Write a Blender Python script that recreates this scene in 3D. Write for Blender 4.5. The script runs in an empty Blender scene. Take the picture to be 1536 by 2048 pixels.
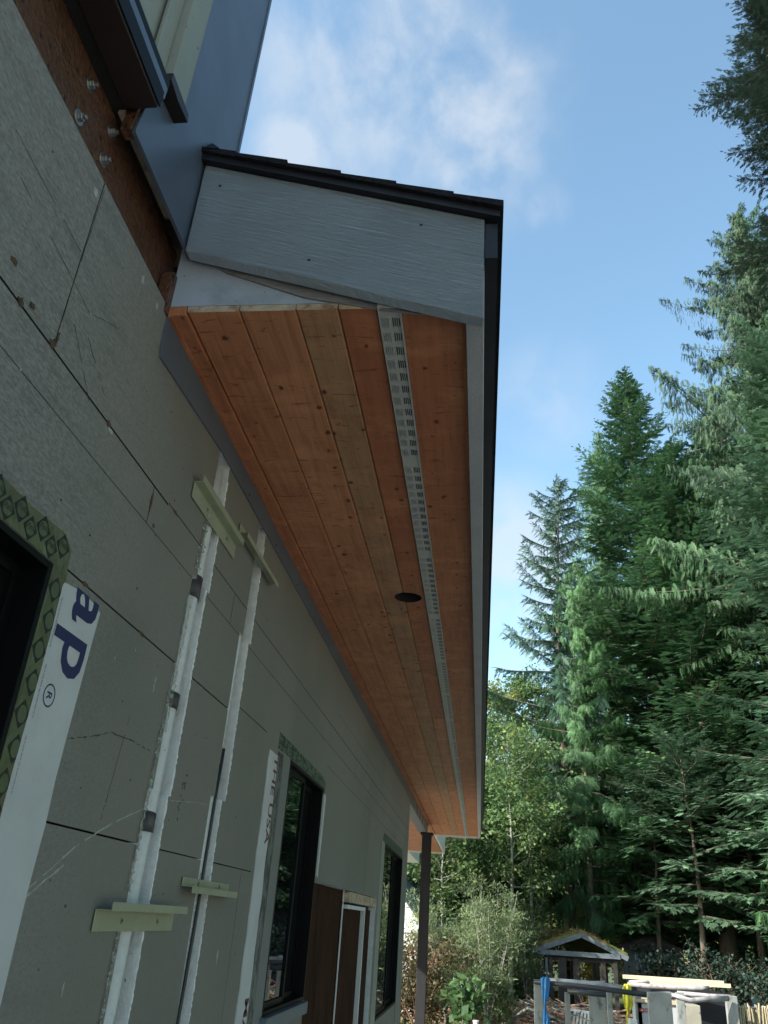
import bpy, bmesh, math, random
import numpy as np
from mathutils import Vector, Matrix

# ------------------------------------------------------------------ camera, sky, sun
SC = bpy.context.scene
COL = SC.collection
EYE = Vector((0.0, 0.0, 1.6))          # camera position; world z=0 is 1.6 m below the eye
G = -1.0                                # level of the yard
R3 = Matrix(((0.99230384, -0.00991065, 0.12342961),
             (0.10536615, -0.45603788, -0.88370098),
             (0.06504663, 0.88990518, -0.45148389)))
FPX = 1610.295
cam_d = bpy.data.cameras.new("camera")
cam = bpy.data.objects.new("camera", cam_d)
COL.objects.link(cam)
cam.matrix_world = Matrix.Translation(EYE) @ R3.to_4x4()
cam_d.sensor_fit = 'VERTICAL'
cam_d.sensor_height = 24.0
cam_d.lens = 24.0 * FPX / 2048.0
cam_d.clip_start = 0.02
cam_d.clip_end = 4000
SC.camera = cam

def ray(px, py):
    return R3 @ Vector((px - 768.0, 1024.0 - py, -FPX))
def on(px, py, axis, val):
    """point of the world where a sight line meets the plane axis=val"""
    r = ray(px, py)
    return EYE + r * ((val - EYE[axis]) / r[axis])
def pol(az, D, z=G):
    a = math.radians(az)
    return Vector((math.sin(a) * D, math.cos(a) * D, z))

SUN_AZ, SUN_EL = -122.0, 31.0            # degrees clockwise from +Y
SC.view_settings.view_transform = 'Standard'
SC.view_settings.look = 'None'
SC.view_settings.gamma = 1.0
SC.view_settings.exposure = 1.45
SKY_STRENGTH = 0.15

world = bpy.data.worlds.new("World")
SC.world = world
world.use_nodes = True

def N(nt, kind, **kw):
    n = nt.nodes.new(kind)
    for k, v in kw.items():
        if k == 'inputs':
            for a, b in v.items():
                n.inputs[a].default_value = b
        else:
            setattr(n, k, v)
    return n
def L(nt, a, b): nt.links.new(a, b)

def build_world():
    nt = world.node_tree
    nt.nodes.clear()
    out = N(nt, 'ShaderNodeOutputWorld')
    bg = N(nt, 'ShaderNodeBackground', inputs={'Strength': SKY_STRENGTH})
    sky = N(nt, 'ShaderNodeTexSky', sky_type='NISHITA', sun_disc=False)
    sky.sun_elevation = math.radians(SUN_EL)
    sky.sun_rotation = math.radians(SUN_AZ)
    sky.air_density = 1.0; sky.dust_density = 1.6; sky.ozone_density = 1.5; sky.altitude = 200
    tc = N(nt, 'ShaderNodeTexCoord')
    nz = N(nt, 'ShaderNodeTexNoise', inputs={'Scale': 7.5, 'Detail': 9.0, 'Roughness': 0.55, 'Distortion': 0.15})
    mp = N(nt, 'ShaderNodeMapping', inputs={'Scale': (1.1, 0.9, 1.0), 'Location': (0.35, 0.1, 0.0), 'Rotation': (0.0, 0.3, 0.4)})
    L(nt, tc.outputs['Generated'], mp.inputs['Vector']); L(nt, mp.outputs['Vector'], nz.inputs['Vector'])
    total = None
    # soft patches of cloud: direction, cos radius start / full, weight
    for (px, py, r0, amt) in ((760, 90, 0.24, 0.85), (870, 190, 0.17, 1.0), (950, 290, 0.13, 1.0), (590, 300, 0.08, 0.9), (660, 30, 0.14, 0.6), (1000, 1150, 0.16, 1.3), (1090, 410, 0.04, 0.8), (1100, 800, 0.10, 0.4), (980, 150, 0.12, 0.8)):
        d = ray(px, py).normalized()
        dist = N(nt, 'ShaderNodeVectorMath', operation='DISTANCE'); dist.inputs[1].default_value = d
        L(nt, tc.outputs['Generated'], dist.inputs[0])
        mr = N(nt, 'ShaderNodeMapRange', interpolation_type='SMOOTHSTEP', inputs={'From Min': r0, 'From Max': 0.0, 'To Min': 0.0, 'To Max': amt})
        L(nt, dist.outputs['Value'], mr.inputs['Value'])
        if total is None: total = mr.outputs[0]
        else:
            ad = N(nt, 'ShaderNodeMath', operation='MAXIMUM'); L(nt, total, ad.inputs[0]); L(nt, mr.outputs[0], ad.inputs[1]); total = ad.outputs[0]
    thr = N(nt, 'ShaderNodeMapRange', interpolation_type='SMOOTHSTEP', inputs={'From Min': 0.34, 'From Max': 0.74})
    L(nt, nz.outputs['Fac'], thr.inputs['Value'])
    mul = N(nt, 'ShaderNodeMath', operation='MULTIPLY'); L(nt, total, mul.inputs[0]); L(nt, thr.outputs[0], mul.inputs[1])
    cl = N(nt, 'ShaderNodeMath', operation='MINIMUM'); cl.inputs[1].default_value = 0.55; L(nt, mul.outputs[0], cl.inputs[0])
    mix = N(nt, 'ShaderNodeMix', data_type='RGBA')
    gain = N(nt, 'ShaderNodeMix', data_type='RGBA', blend_type='MULTIPLY', inputs={0: 1.0}); gain.inputs[7].default_value = SKY_GAIN
    L(nt, sky.outputs[0], gain.inputs[6])
    L(nt, cl.outputs[0], mix.inputs[0]); L(nt, gain.outputs[2], mix.inputs[6]); mix.inputs[7].default_value = CLOUD_COL
    L(nt, mix.outputs[2], bg.inputs['Color']); L(nt, bg.outputs[0], out.inputs['Surface'])
SKY_GAIN = (0.95, 1.05, 0.93, 1)
CLOUD_COL = (2.15, 2.25, 2.35, 1)
build_world()

sd = bpy.data.lights.new("sun", 'SUN')
sd.energy = 3.6; sd.angle = math.radians(0.6); sd.color = (1.0, 0.93, 0.82)
sun = bpy.data.objects.new("sun", sd); COL.objects.link(sun)
_a, _e = math.radians(SUN_AZ), math.radians(SUN_EL)
sundir = Vector((math.sin(_a) * math.cos(_e), math.cos(_a) * math.cos(_e), math.sin(_e)))
sun.rotation_euler = sundir.to_track_quat('Z', 'Y').to_euler()
sun.location = (0, 0, 20)

# ------------------------------------------------------------------ materials
def mat(name, col, rough=0.7, metal=0.0, var=0.0, vscale=6.0, bump=0.0, bscale=40.0, stretch=(1, 1, 1), col2=None, c2scale=3.0, c2lo=0.5, c2hi=0.62, spec=0.4, speck=None):
    m = bpy.data.materials.new(name); m.use_nodes = True
    nt = m.node_tree; nt.nodes.clear()
    out = N(nt, 'ShaderNodeOutputMaterial'); bs = N(nt, 'ShaderNodeBsdfPrincipled')
    bs.inputs['Roughness'].default_value = rough; bs.inputs['Metallic'].default_value = metal
    bs.inputs['Specular IOR Level'].default_value = spec
    tc = N(nt, 'ShaderNodeTexCoord'); mp = N(nt, 'ShaderNodeMapping', inputs={'Scale': stretch})
    L(nt, tc.outputs['Object'], mp.inputs['Vector'])
    c = (*col, 1)
    cur = N(nt, 'ShaderNodeRGB'); cur.outputs[0].default_value = c; sock = cur.outputs[0]
    if col2:
        nz = N(nt, 'ShaderNodeTexNoise', inputs={'Scale': c2scale, 'Detail': 6.0, 'Roughness': 0.6}); L(nt, mp.outputs[0], nz.inputs['Vector'])
        mr = N(nt, 'ShaderNodeMapRange', inputs={'From Min': c2lo, 'From Max': c2hi}); L(nt, nz.outputs['Fac'], mr.inputs['Value'])
        mx = N(nt, 'ShaderNodeMix', data_type='RGBA'); L(nt, mr.outputs[0], mx.inputs[0]); L(nt, sock, mx.inputs[6]); mx.inputs[7].default_value = (*col2, 1); sock = mx.outputs[2]
    if speck:
        scol, sscale, slo, shi = speck
        nz = N(nt, 'ShaderNodeTexNoise', inputs={'Scale': sscale, 'Detail': 3.0}); L(nt, mp.outputs[0], nz.inputs['Vector'])
        mr = N(nt, 'ShaderNodeMapRange', inputs={'From Min': slo, 'From Max': shi}); L(nt, nz.outputs['Fac'], mr.inputs['Value'])
        mx = N(nt, 'ShaderNodeMix', data_type='RGBA'); L(nt, mr.outputs[0], mx.inputs[0]); L(nt, sock, mx.inputs[6]); mx.inputs[7].default_value = (*scol, 1); sock = mx.outputs[2]
    if var:
        nz = N(nt, 'ShaderNodeTexNoise', inputs={'Scale': vscale, 'Detail': 5.0}); L(nt, mp.outputs[0], nz.inputs['Vector'])
        mr = N(nt, 'ShaderNodeMapRange', inputs={'From Min': 0.3, 'From Max': 0.7, 'To Min': 1 - var, 'To Max': 1 + var}); L(nt, nz.outputs['Fac'], mr.inputs['Value'])
        mx = N(nt, 'ShaderNodeMix', data_type='RGBA', blend_type='MULTIPLY', inputs={0: 1.0}); L(nt, sock, mx.inputs[6]); L(nt, mr.outputs[0], mx.inputs[7]); sock = mx.outputs[2]
    L(nt, sock, bs.inputs['Base Color'])
    if bump:
        nz = N(nt, 'ShaderNodeTexNoise', inputs={'Scale': bscale, 'Detail': 4.0}); L(nt, mp.outputs[0], nz.inputs['Vector'])
        bp = N(nt, 'ShaderNodeBump', inputs={'Strength': bump, 'Distance': 0.01}); L(nt, nz.outputs['Fac'], bp.inputs['Height']); L(nt, bp.outputs[0], bs.inputs['Normal'])
    L(nt, bs.outputs[0], out.inputs['Surface'])
    return m

def leaf_mat(name, c1, c2, c3=None, trans=0.3, rough=0.55, clump=0.35):
    m = bpy.data.materials.new(name); m.use_nodes = True
    nt = m.node_tree; nt.nodes.clear()
    out = N(nt, 'ShaderNodeOutputMaterial')
    at = N(nt, 'ShaderNodeAttribute', attribute_name='rnd')
    cr = N(nt, 'ShaderNodeValToRGB')
    cr.color_ramp.elements[0].color = (*c1, 1); cr.color_ramp.elements[1].color = (*c2, 1)
    if c3:
        e = cr.color_ramp.elements.new(0.93); e.color = (*c2, 1); cr.color_ramp.elements[2].color = (*c3, 1)
    L(nt, at.outputs['Fac'], cr.inputs[0])
    tc = N(nt, 'ShaderNodeTexCoord'); nz = N(nt, 'ShaderNodeTexNoise', inputs={'Scale': clump, 'Detail': 4.0}); L(nt, tc.outputs['Object'], nz.inputs['Vector'])
    mr = N(nt, 'ShaderNodeMapRange', inputs={'From Min': 0.35, 'From Max': 0.65, 'To Min': 0.65, 'To Max': 1.3}); L(nt, nz.outputs['Fac'], mr.inputs['Value'])
    mx = N(nt, 'ShaderNodeMix', data_type='RGBA', blend_type='MULTIPLY', inputs={0: 1.0}); L(nt, cr.outputs[0], mx.inputs[6]); L(nt, mr.outputs[0], mx.inputs[7])
    bs = N(nt, 'ShaderNodeBsdfPrincipled', inputs={'Roughness': rough, 'Specular IOR Level': 0.35}); tr = N(nt, 'ShaderNodeBsdfTranslucent')
    L(nt, mx.outputs[2], bs.inputs['Base Color']); L(nt, mx.outputs[2], tr.inputs['Color'])
    ms = N(nt, 'ShaderNodeMixShader', inputs={0: trans}); L(nt, bs.outputs[0], ms.inputs[1]); L(nt, tr.outputs[0], ms.inputs[2]); L(nt, ms.outputs[0], out.inputs['Surface'])
    return m

def foam_mat():
    m = bpy.data.materials.new("foam_board"); m.use_nodes = True
    nt = m.node_tree; nt.nodes.clear()
    out = N(nt, 'ShaderNodeOutputMaterial'); bs = N(nt, 'ShaderNodeBsdfPrincipled', inputs={'Roughness': 0.62, 'Specular IOR Level': 0.35})
    tc = N(nt, 'ShaderNodeTexCoord')
    def noise(scale, det, st=(1, 1, 1), rough=0.5):
        mp = N(nt, 'ShaderNodeMapping', inputs={'Scale': st}); L(nt, tc.outputs['Object'], mp.inputs['Vector'])
        n = N(nt, 'ShaderNodeTexNoise', inputs={'Scale': scale, 'Detail': det, 'Roughness': rough}); L(nt, mp.outputs[0], n.inputs['Vector']); return n.outputs['Fac']
    def rng(s, a, b, c=0.0, d=1.0):
        n = N(nt, 'ShaderNodeMapRange', inputs={'From Min': a, 'From Max': b, 'To Min': c, 'To Max': d}); L(nt, s, n.inputs['Value']); return n.outputs[0]
    def mixc(f, a, col):
        n = N(nt, 'ShaderNodeMix', data_type='RGBA'); L(nt, f, n.inputs[0]); L(nt, a, n.inputs[6]); n.inputs[7].default_value = (*col, 1); return n.outputs[2]
    base = N(nt, 'ShaderNodeRGB'); base.outputs[0].default_value = (0.235, 0.220, 0.200, 1); s = base.outputs[0]
    s = mixc(rng(noise(0.9, 5.0), 0.4, 0.62), s, (0.195, 0.188, 0.168))
    s = mixc(rng(noise(2.3, 4.0, (1, 1, 1.6)), 0.52, 0.68, 0, 0.7), s, (0.245, 0.218, 0.195))
    sx = N(nt, 'ShaderNodeSeparateXYZ'); L(nt, tc.outputs['Object'], sx.inputs[0])
    near = rng(sx.outputs['Y'], 1.75, 1.15)          # the nearest boards are the rough, woven-faced ones
    def times(a, b):
        n = N(nt, 'ShaderNodeMath', operation='MULTIPLY'); L(nt, a, n.inputs[0]); L(nt, b, n.inputs[1]); return n.outputs[0]
    s = mixc(times(near, rng(noise(110, 5.0, (1, 0.5, 1.5), 0.7), 0.42, 0.62, 0, 0.5)), s, (0.40, 0.41, 0.41))
    s = mixc(times(near, rng(noise(14, 7.0, (1, 0.35, 2.4), 0.75), 0.50, 0.70, 0, 0.6)), s, (0.11, 0.112, 0.11))
    s = mixc(rng(noise(60, 3.0, (1, 1, 0.35)), 0.60, 0.74, 0, 0.22), s, (0.30, 0.30, 0.29))     # pale woven flecks
    s = mixc(rng(noise(140, 2.0), 0.60, 0.72, 0, 0.6), s, (0.12, 0.115, 0.11))                   # dark pits
    s = mixc(rng(noise(22, 6.0, (1, 0.5, 1.8), 0.7), 0.66, 0.76, 0, 0.7), s, (0.10, 0.10, 0.09))     # scuffs
    s = mixc(rng(noise(9, 7.0, (1, 2.2, 0.5), 0.75), 0.64, 0.74, 0, 0.35), s, (0.32, 0.32, 0.31))
    L(nt, s, bs.inputs['Base Color'])
    a = N(nt, 'ShaderNodeMath', operation='ADD'); L(nt, noise(170, 3.0), a.inputs[0]); L(nt, noise(12, 4.0), a.inputs[1])
    bp = N(nt, 'ShaderNodeBump', inputs={'Strength': 0.5, 'Distance': 0.003}); L(nt, a.outputs[0], bp.inputs['Height']); L(nt, bp.outputs[0], bs.inputs['Normal'])
    L(nt, bs.outputs[0], out.inputs['Surface']); return m

def wood_mat(name, ca, cb, knot=(0.03, 0.012, 0.006), rough=0.6, pale=(0.45, 0.255, 0.145)):
    """stained boards; face attribute 'rnd' picks each board's tone, 'pale' its share of pale stain"""
    m = bpy.data.materials.new(name); m.use_nodes = True
    nt = m.node_tree; nt.nodes.clear()
    out = N(nt, 'ShaderNodeOutputMaterial'); bs = N(nt, 'ShaderNodeBsdfPrincipled', inputs={'Roughness': rough, 'Specular IOR Level': 0.3})
    tc = N(nt, 'ShaderNodeTexCoord'); at = N(nt, 'ShaderNodeAttribute', attribute_name='rnd'); ap = N(nt, 'ShaderNodeAttribute', attribute_name='pale')
    off = N(nt, 'ShaderNodeVectorMath', operation='SCALE'); off.inputs[0].default_value = (3.1, 17.0, 5.0); L(nt, at.outputs['Fac'], off.inputs['Scale'])
    ad = N(nt, 'ShaderNodeVectorMath', operation='ADD'); L(nt, tc.outputs['Object'], ad.inputs[0]); L(nt, off.outputs[0], ad.inputs[1])
    def mapped(st):
        mp = N(nt, 'ShaderNodeMapping', inputs={'Scale': st}); L(nt, ad.outputs[0], mp.inputs['Vector']); return mp.outputs[0]
    cr = N(nt, 'ShaderNodeMix', data_type='RGBA'); cr.inputs[6].default_value = (*ca, 1); cr.inputs[7].default_value = (*cb, 1); L(nt, at.outputs['Fac'], cr.inputs[0]); s = cr.outputs[2]
    def layer(s, st, scale, lo, hi, col, amt, det=5.0, rough=0.6, dist=0.0):
        n = N(nt, 'ShaderNodeTexNoise', inputs={'Scale': scale, 'Detail': det, 'Roughness': rough, 'Distortion': dist}); L(nt, mapped(st), n.inputs['Vector'])
        r = N(nt, 'ShaderNodeMapRange', inputs={'From Min': lo, 'From Max': hi, 'To Max': amt}); L(nt, n.outputs['Fac'], r.inputs['Value'])
        x = N(nt, 'ShaderNodeMix', data_type='RGBA'); L(nt, r.outputs[0], x.inputs[0]); L(nt, s, x.inputs[6]); x.inputs[7].default_value = (*col, 1); return x.outputs[2]
    # pale stained part of a board with a wavy edge
    n = N(nt, 'ShaderNodeTexNoise', inputs={'Scale': 5.0, 'Detail': 6.0, 'Roughness': 0.65}); L(nt, mapped((1, 1, 1)), n.inputs['Vector'])
    a1 = N(nt, 'ShaderNodeMath', operation='ADD'); L(nt, n.outputs['Fac'], a1.inputs[0]); L(nt, ap.outputs['Fac'], a1.inputs[1])
    r = N(nt, 'ShaderNodeMapRange', inputs={'From Min': 0.98, 'From Max': 1.03}); L(nt, a1.outputs[0], r.inputs['Value'])
    x = N(nt, 'ShaderNodeMix', data_type='RGBA'); L(nt, r.outputs[0], x.inputs[0]); L(nt, s, x.inputs[6]); x.inputs[7].default_value = (*pale, 1); s = x.outputs[2]
    dark = tuple(c * 0.6 for c in ca)
    s = layer(s, (14, 0.7, 1), 4.0, 0.45, 0.75, dark, 0.6); s = layer(s, (40, 0.9, 1), 4.0, 0.5, 0.7, dark, 0.35)                          # grain along the board
    s = layer(s, (1.2, 2.5, 1), 3.0, 0.5, 0.7, tuple(c * 1.3 for c in cb), 0.5); s = layer(s, (2.5, 1.5, 1), 4.0, 0.52, 0.7, tuple(c * 0.7 for c in ca), 0.55)   # blotches
    s = layer(s, (11, 52, 1), 1.3, 0.625, 0.70, tuple(c * 0.35 for c in ca), 0.7, 3.0, 0.5, 1.2)  # short cross figures
    v = N(nt, 'ShaderNodeTexVoronoi', voronoi_dimensions='2D', inputs={'Scale': 11.0, 'Randomness': 1.0}); 
    dn = N(nt, 'ShaderNodeTexNoise', inputs={'Scale': 30.0, 'Detail': 2.0}); dv = N(nt, 'ShaderNodeVectorMath', operation='SCALE', inputs={'Scale': 0.02})
    L(nt, mapped((1, 1, 1)), dn.inputs['Vector']); L(nt, dn.outputs['Color'], dv.inputs[0])
    da = N(nt, 'ShaderNodeVectorMath', operation='ADD'); L(nt, mapped((1.0, 0.8, 1)), da.inputs[0]); L(nt, dv.outputs[0], da.inputs[1]); L(nt, da.outputs[0], v.inputs['Vector'])
    # knots: a radius that differs from cell to cell
    sep = N(nt, 'ShaderNodeSeparateColor'); L(nt, v.outputs['Color'], sep.inputs[0])
    rr = N(nt, 'ShaderNodeMapRange', inputs={'From Min': 0.48, 'From Max': 1.0, 'To Min': 0.0, 'To Max': 0.09}); L(nt, sep.outputs[0], rr.inputs['Value'])
    sb = N(nt, 'ShaderNodeMath', operation='SUBTRACT'); L(nt, rr.outputs[0], sb.inputs[0]); L(nt, v.outputs['Distance'], sb.inputs[1])
    kr = N(nt, 'ShaderNodeMapRange', inputs={'From Min': -0.012, 'From Max': 0.01}); L(nt, sb.outputs[0], kr.inputs['Value'])
    x = N(nt, 'ShaderNodeMix', data_type='RGBA'); L(nt, kr.outputs[0], x.inputs[0]); L(nt, s, x.inputs[6]); x.inputs[7].default_value = (*knot, 1); s = x.outputs[2]
    halo = N(nt, 'ShaderNodeMapRange', inputs={'From Min': -0.07, 'From Max': -0.01, 'To Max': 0.4}); L(nt, sb.outputs[0], halo.inputs['Value'])
    x = N(nt, 'ShaderNodeMix', data_type='RGBA'); L(nt, halo.outputs[0], x.inputs[0]); L(nt, s, x.inputs[6]); x.inputs[7].default_value = (*dark, 1)
    # halo under the knot: apply before
    L(nt, x.outputs[2], bs.inputs['Base Color'])
    n = N(nt, 'ShaderNodeTexNoise', inputs={'Scale': 6.0, 'Detail': 4.0}); L(nt, mapped((20, 1, 1)), n.inputs['Vector'])
    bp = N(nt, 'ShaderNodeBump', inputs={'Strength': 0.25, 'Distance': 0.004}); L(nt, n.outputs['Fac'], bp.inputs['Height']); L(nt, bp.outputs[0], bs.inputs['Normal'])
    L(nt, bs.outputs[0], out.inputs['Surface']); return m

def cement_mat():
    m = mat("textured_trim_board", (0.44, 0.50, 0.58), 0.65, var=0.12, vscale=3.0)
    nt = m.node_tree; bs = [n for n in nt.nodes if n.type == 'BSDF_PRINCIPLED'][0]
    tc = N(nt, 'ShaderNodeTexCoord'); mp = N(nt, 'ShaderNodeMapping', inputs={'Rotation': (0, -math.atan(0.318), 0), 'Scale': (1, 1, 1)}); L(nt, tc.outputs['Object'], mp.inputs['Vector'])
    mp2 = N(nt, 'ShaderNodeMapping', inputs={'Scale': (4.0, 4.0, 85.0)}); L(nt, mp.outputs[0], mp2.inputs['Vector'])
    n = N(nt, 'ShaderNodeTexNoise', inputs={'Scale': 2.2, 'Detail': 6.0, 'Roughness': 0.7, 'Distortion': 0.6}); L(nt, mp2.outputs[0], n.inputs['Vector'])
    bp = N(nt, 'ShaderNodeBump', inputs={'Strength': 1.0, 'Distance': 0.022}); L(nt, n.outputs['Fac'], bp.inputs['Height']); L(nt, bp.outputs[0], bs.inputs['Normal'])
    return m

M = {}
M['foam'] = foam_mat()
M['eps'] = mat("white_foam_core", (0.80, 0.81, 0.83), 0.8, var=0.08, vscale=40, bump=0.4, bscale=120)
M['seam'] = mat("seam_shadow_edge", (0.035, 0.028, 0.022), 0.9, var=0.3, vscale=30)
M['sheath'] = mat("dark_sheathing", (0.05, 0.045, 0.04), 0.8, var=0.2)
M['ply'] = mat("brown_sheathing", (0.052, 0.021, 0.011), 0.9, var=0.15, vscale=3, stretch=(1, 3, 0.8), spec=0.1, bump=0.3, bscale=60, col2=(0.022, 0.011, 0.007), c2scale=4, c2lo=0.45, c2hi=0.65)
M['beam'] = mat("rusty_brown_beam", (0.13, 0.058, 0.036), 0.42, var=0.3, vscale=5, stretch=(1, 1, 1), bump=0.8, bscale=70, col2=(0.085, 0.04, 0.03), c2scale=5, speck=((0.02, 0.012, 0.01), 60, 0.6, 0.68))
M['wood'] = wood_mat("stained_soffit_boards", (0.45, 0.156, 0.076), (0.58, 0.252, 0.130))
M['rawwood'] = mat("raw_board_ends", (0.50, 0.40, 0.30), 0.7, var=0.25, vscale=30, bump=0.3, bscale=100, col2=(0.30, 0.18, 0.11), c2scale=20)
M['oldwood'] = mat("weathered_plywood_back", (0.26, 0.26, 0.28), 0.8, var=0.3, vscale=6, stretch=(1, 1, 8), bump=0.4)
M['primed'] = mat("primed_gable_board", (0.42, 0.47, 0.58), 0.55, var=0.08, vscale=4, bump=0.15, bscale=60, col2=(0.20, 0.22, 0.26), c2scale=4, c2lo=0.52, c2hi=0.75, speck=((0.06, 0.06, 0.06), 70, 0.70, 0.74))
M['cement'] = cement_mat()
M['fascia'] = mat("pale_grey_fascia", (0.47, 0.475, 0.52), 0.6, var=0.07, vscale=8, bump=0.25, bscale=90)
M['trimwhite'] = mat("white_trim", (0.72, 0.72, 0.72), 0.6, var=0.06)
M['vent'] = mat("white_vinyl", (0.50, 0.50, 0.49), 0.45, var=0.04)
M['slot'] = mat("vent_slot", (0.02, 0.02, 0.025), 0.8)
M['shingle'] = mat("dark_shingles", (0.012, 0.011, 0.017), 0.95, var=0.4, vscale=60, bump=0.8, bscale=120)
M['drip'] = mat("dark_drip_metal", (0.02, 0.02, 0.028), 0.5, metal=0.2, var=0.2)
M['bluemetal'] = mat("blue_grey_metal", (0.15, 0.185, 0.255), 0.38, metal=0.35, var=0.12, vscale=5, bump=0.08, bscale=12, speck=((0.5, 0.55, 0.6), 70, 0.74, 0.78))
M['flash'] = mat("grey_flashing", (0.14, 0.17, 0.22), 0.45, metal=0.3, var=0.1, vscale=4)
M['brownmetal'] = mat("dark_brown_metal", (0.035, 0.022, 0.02), 0.4, metal=0.2, var=0.2, vscale=4)
M['black'] = mat("black_frame", (0.004, 0.005, 0.006), 0.5, spec=0.15)
M['screen'] = mat('insect_screen', (0.006, 0.007, 0.008), 0.9, spec=0.05)
M['tapegreen'] = mat("green_flashing_tape", (0.105, 0.125, 0.055), 0.35, var=0.25, vscale=14, bump=0.5, bscale=30, spec=0.5, col2=(0.13, 0.12, 0.065), c2scale=9)
M['logo'] = mat("black_print", (0.012, 0.015, 0.012), 0.4)
M['logogreen'] = mat("green_print_field", (0.10, 0.12, 0.06), 0.4, var=0.2, vscale=30)
M['wrap'] = mat("white_housewrap", (0.58, 0.58, 0.60), 0.6, var=0.06, vscale=10, bump=0.25, bscale=25)
M['navy'] = mat("navy_print", (0.018, 0.026, 0.10), 0.6)
M['redprint'] = mat("dark_red_print", (0.14, 0.04, 0.03), 0.6)
M['camo'] = mat("patterned_tape", (0.16, 0.165, 0.165), 0.5, stretch=(1, 1, 0.45), col2=(0.04, 0.045, 0.045), c2scale=42, c2lo=0.50, c2hi=0.54)
M['camogreen'] = mat("green_patterned_tape", (0.11, 0.145, 0.10), 0.5, stretch=(1, 0.35, 1), col2=(0.02, 0.035, 0.025), c2scale=60, c2lo=0.48, c2hi=0.53)
M['greystrip'] = mat("grey_strip", (0.20, 0.205, 0.20), 0.6, var=0.08)
M['pipe'] = mat("white_conduit", (0.70, 0.71, 0.73), 0.45, var=0.06, vscale=20, bump=0.12, bscale=90, stretch=(1, 1, 3))
M['cablegrey'] = mat("dark_tape_wrap", (0.07, 0.065, 0.07), 0.4, var=0.3, vscale=30)
M['foil'] = mat("clear_crinkled_tape", (0.5, 0.5, 0.46), 0.12, metal=0.6, bump=0.6, bscale=60, spec=0.9)
def _seethrough(m, f):
    nt = m.node_tree; out = [n for n in nt.nodes if n.type == 'OUTPUT_MATERIAL'][0]; src = out.inputs[0].links[0].from_socket
    tr = N(nt, 'ShaderNodeBsdfTransparent'); mx = N(nt, 'ShaderNodeMixShader', inputs={0: f}); L(nt, src, mx.inputs[1]); L(nt, tr.outputs[0], mx.inputs[2]); L(nt, mx.outputs[0], out.inputs[0])
_seethrough(M['foil'], 0.62)
M['crumb'] = mat('pale_scuff', (0.42, 0.43, 0.41), 0.9, var=0.2, vscale=60)
M['zinc'] = mat("pale_green_bracket_metal", (0.38, 0.39, 0.28), 0.42, metal=0.15, var=0.08, vscale=15, speck=((0.18, 0.18, 0.14), 60, 0.68, 0.74))
M['screw'] = mat("steel_screw", (0.45, 0.45, 0.46), 0.3, metal=0.9)
M['darkscrew'] = mat("dark_screw", (0.03, 0.03, 0.03), 0.5)
M['chip'] = mat("brown_gouge", (0.09, 0.06, 0.04), 0.9, var=0.4, vscale=60)
M['beige'] = mat("beige_vinyl", (0.31, 0.325, 0.29), 0.5, var=0.08, vscale=5, speck=((0.12, 0.11, 0.1), 50, 0.7, 0.74))
M['beam_grey'] = mat("grey_porch_beam", (0.16, 0.18, 0.20), 0.6, var=0.1)
M['postbrown'] = mat("brown_post_paint", (0.034, 0.033, 0.038), 0.8, spec=0.15, var=0.15, vscale=3, stretch=(3, 3, 0.4))
M['bark'] = mat("conifer_bark", (0.11, 0.09, 0.075), 0.9, var=0.35, vscale=3, stretch=(4, 4, 0.7), bump=1.0, bscale=25)
M['barkpale'] = mat("pale_alder_bark", (0.27, 0.27, 0.24), 0.85, var=0.3, vscale=2, stretch=(1, 1, 3), bump=0.5, col2=(0.12, 0.12, 0.11), c2scale=6)
M['twigs'] = mat("dead_brush", (0.30, 0.17, 0.12), 0.9, var=0.4, vscale=2)
M['grass'] = leaf_mat("grass_blades", (0.16, 0.25, 0.09), (0.36, 0.46, 0.20), trans=0.35, clump=0.6)
M['fir'] = leaf_mat("fir_needles", (0.030, 0.088, 0.042), (0.105, 0.215, 0.105), (0.21, 0.34, 0.14), trans=0.28)
M['firgrey'] = leaf_mat("grey_green_needles", (0.045, 0.108, 0.065), (0.140, 0.245, 0.150), (0.22, 0.35, 0.21), trans=0.28)
M['spruce'] = leaf_mat("spruce_needles", (0.035, 0.085, 0.062), (0.070, 0.14, 0.095), (0.12, 0.15, 0.08), trans=0.2)
M['cedar'] = leaf_mat("cedar_sprays", (0.040, 0.110, 0.044), (0.105, 0.225, 0.090), (0.17, 0.28, 0.09), trans=0.3)
M['alder'] = leaf_mat("alder_leaves", (0.07, 0.14, 0.055), (0.19, 0.28, 0.11), (0.42, 0.36, 0.08), trans=0.45)
M['maple'] = leaf_mat("maple_leaves", (0.055, 0.13, 0.055), (0.15, 0.26, 0.10), (0.35, 0.34, 0.08), trans=0.4)
M['autumn'] = leaf_mat("yellowing_leaves", (0.12, 0.14, 0.03), (0.36, 0.30, 0.05), (0.40, 0.20, 0.05), trans=0.45)
M['willow'] = leaf_mat("willow_leaves", (0.12, 0.18, 0.09), (0.28, 0.35, 0.18), (0.36, 0.30, 0.12), trans=0.4)
M['brambles'] = leaf_mat("brown_undergrowth", (0.07, 0.07, 0.035), (0.15, 0.12, 0.06), (0.2, 0.10, 0.05), trans=0.3)
M['concrete'] = mat("weathered_grey_board", (0.25, 0.265, 0.26), 0.8, var=0.15, vscale=4, bump=0.3, col2=(0.10, 0.11, 0.12), c2scale=6, c2lo=0.55, c2hi=0.66, stretch=(1, 1, 0.6))
M['pipegrey'] = mat("painted_pipe", (0.34, 0.33, 0.34), 0.3, var=0.3, vscale=6, col2=(0.10, 0.08, 0.09), c2scale=5, c2lo=0.5, c2hi=0.7)
M['blackpipe'] = mat("dark_pipe", (0.05, 0.05, 0.06), 0.22)
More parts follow.
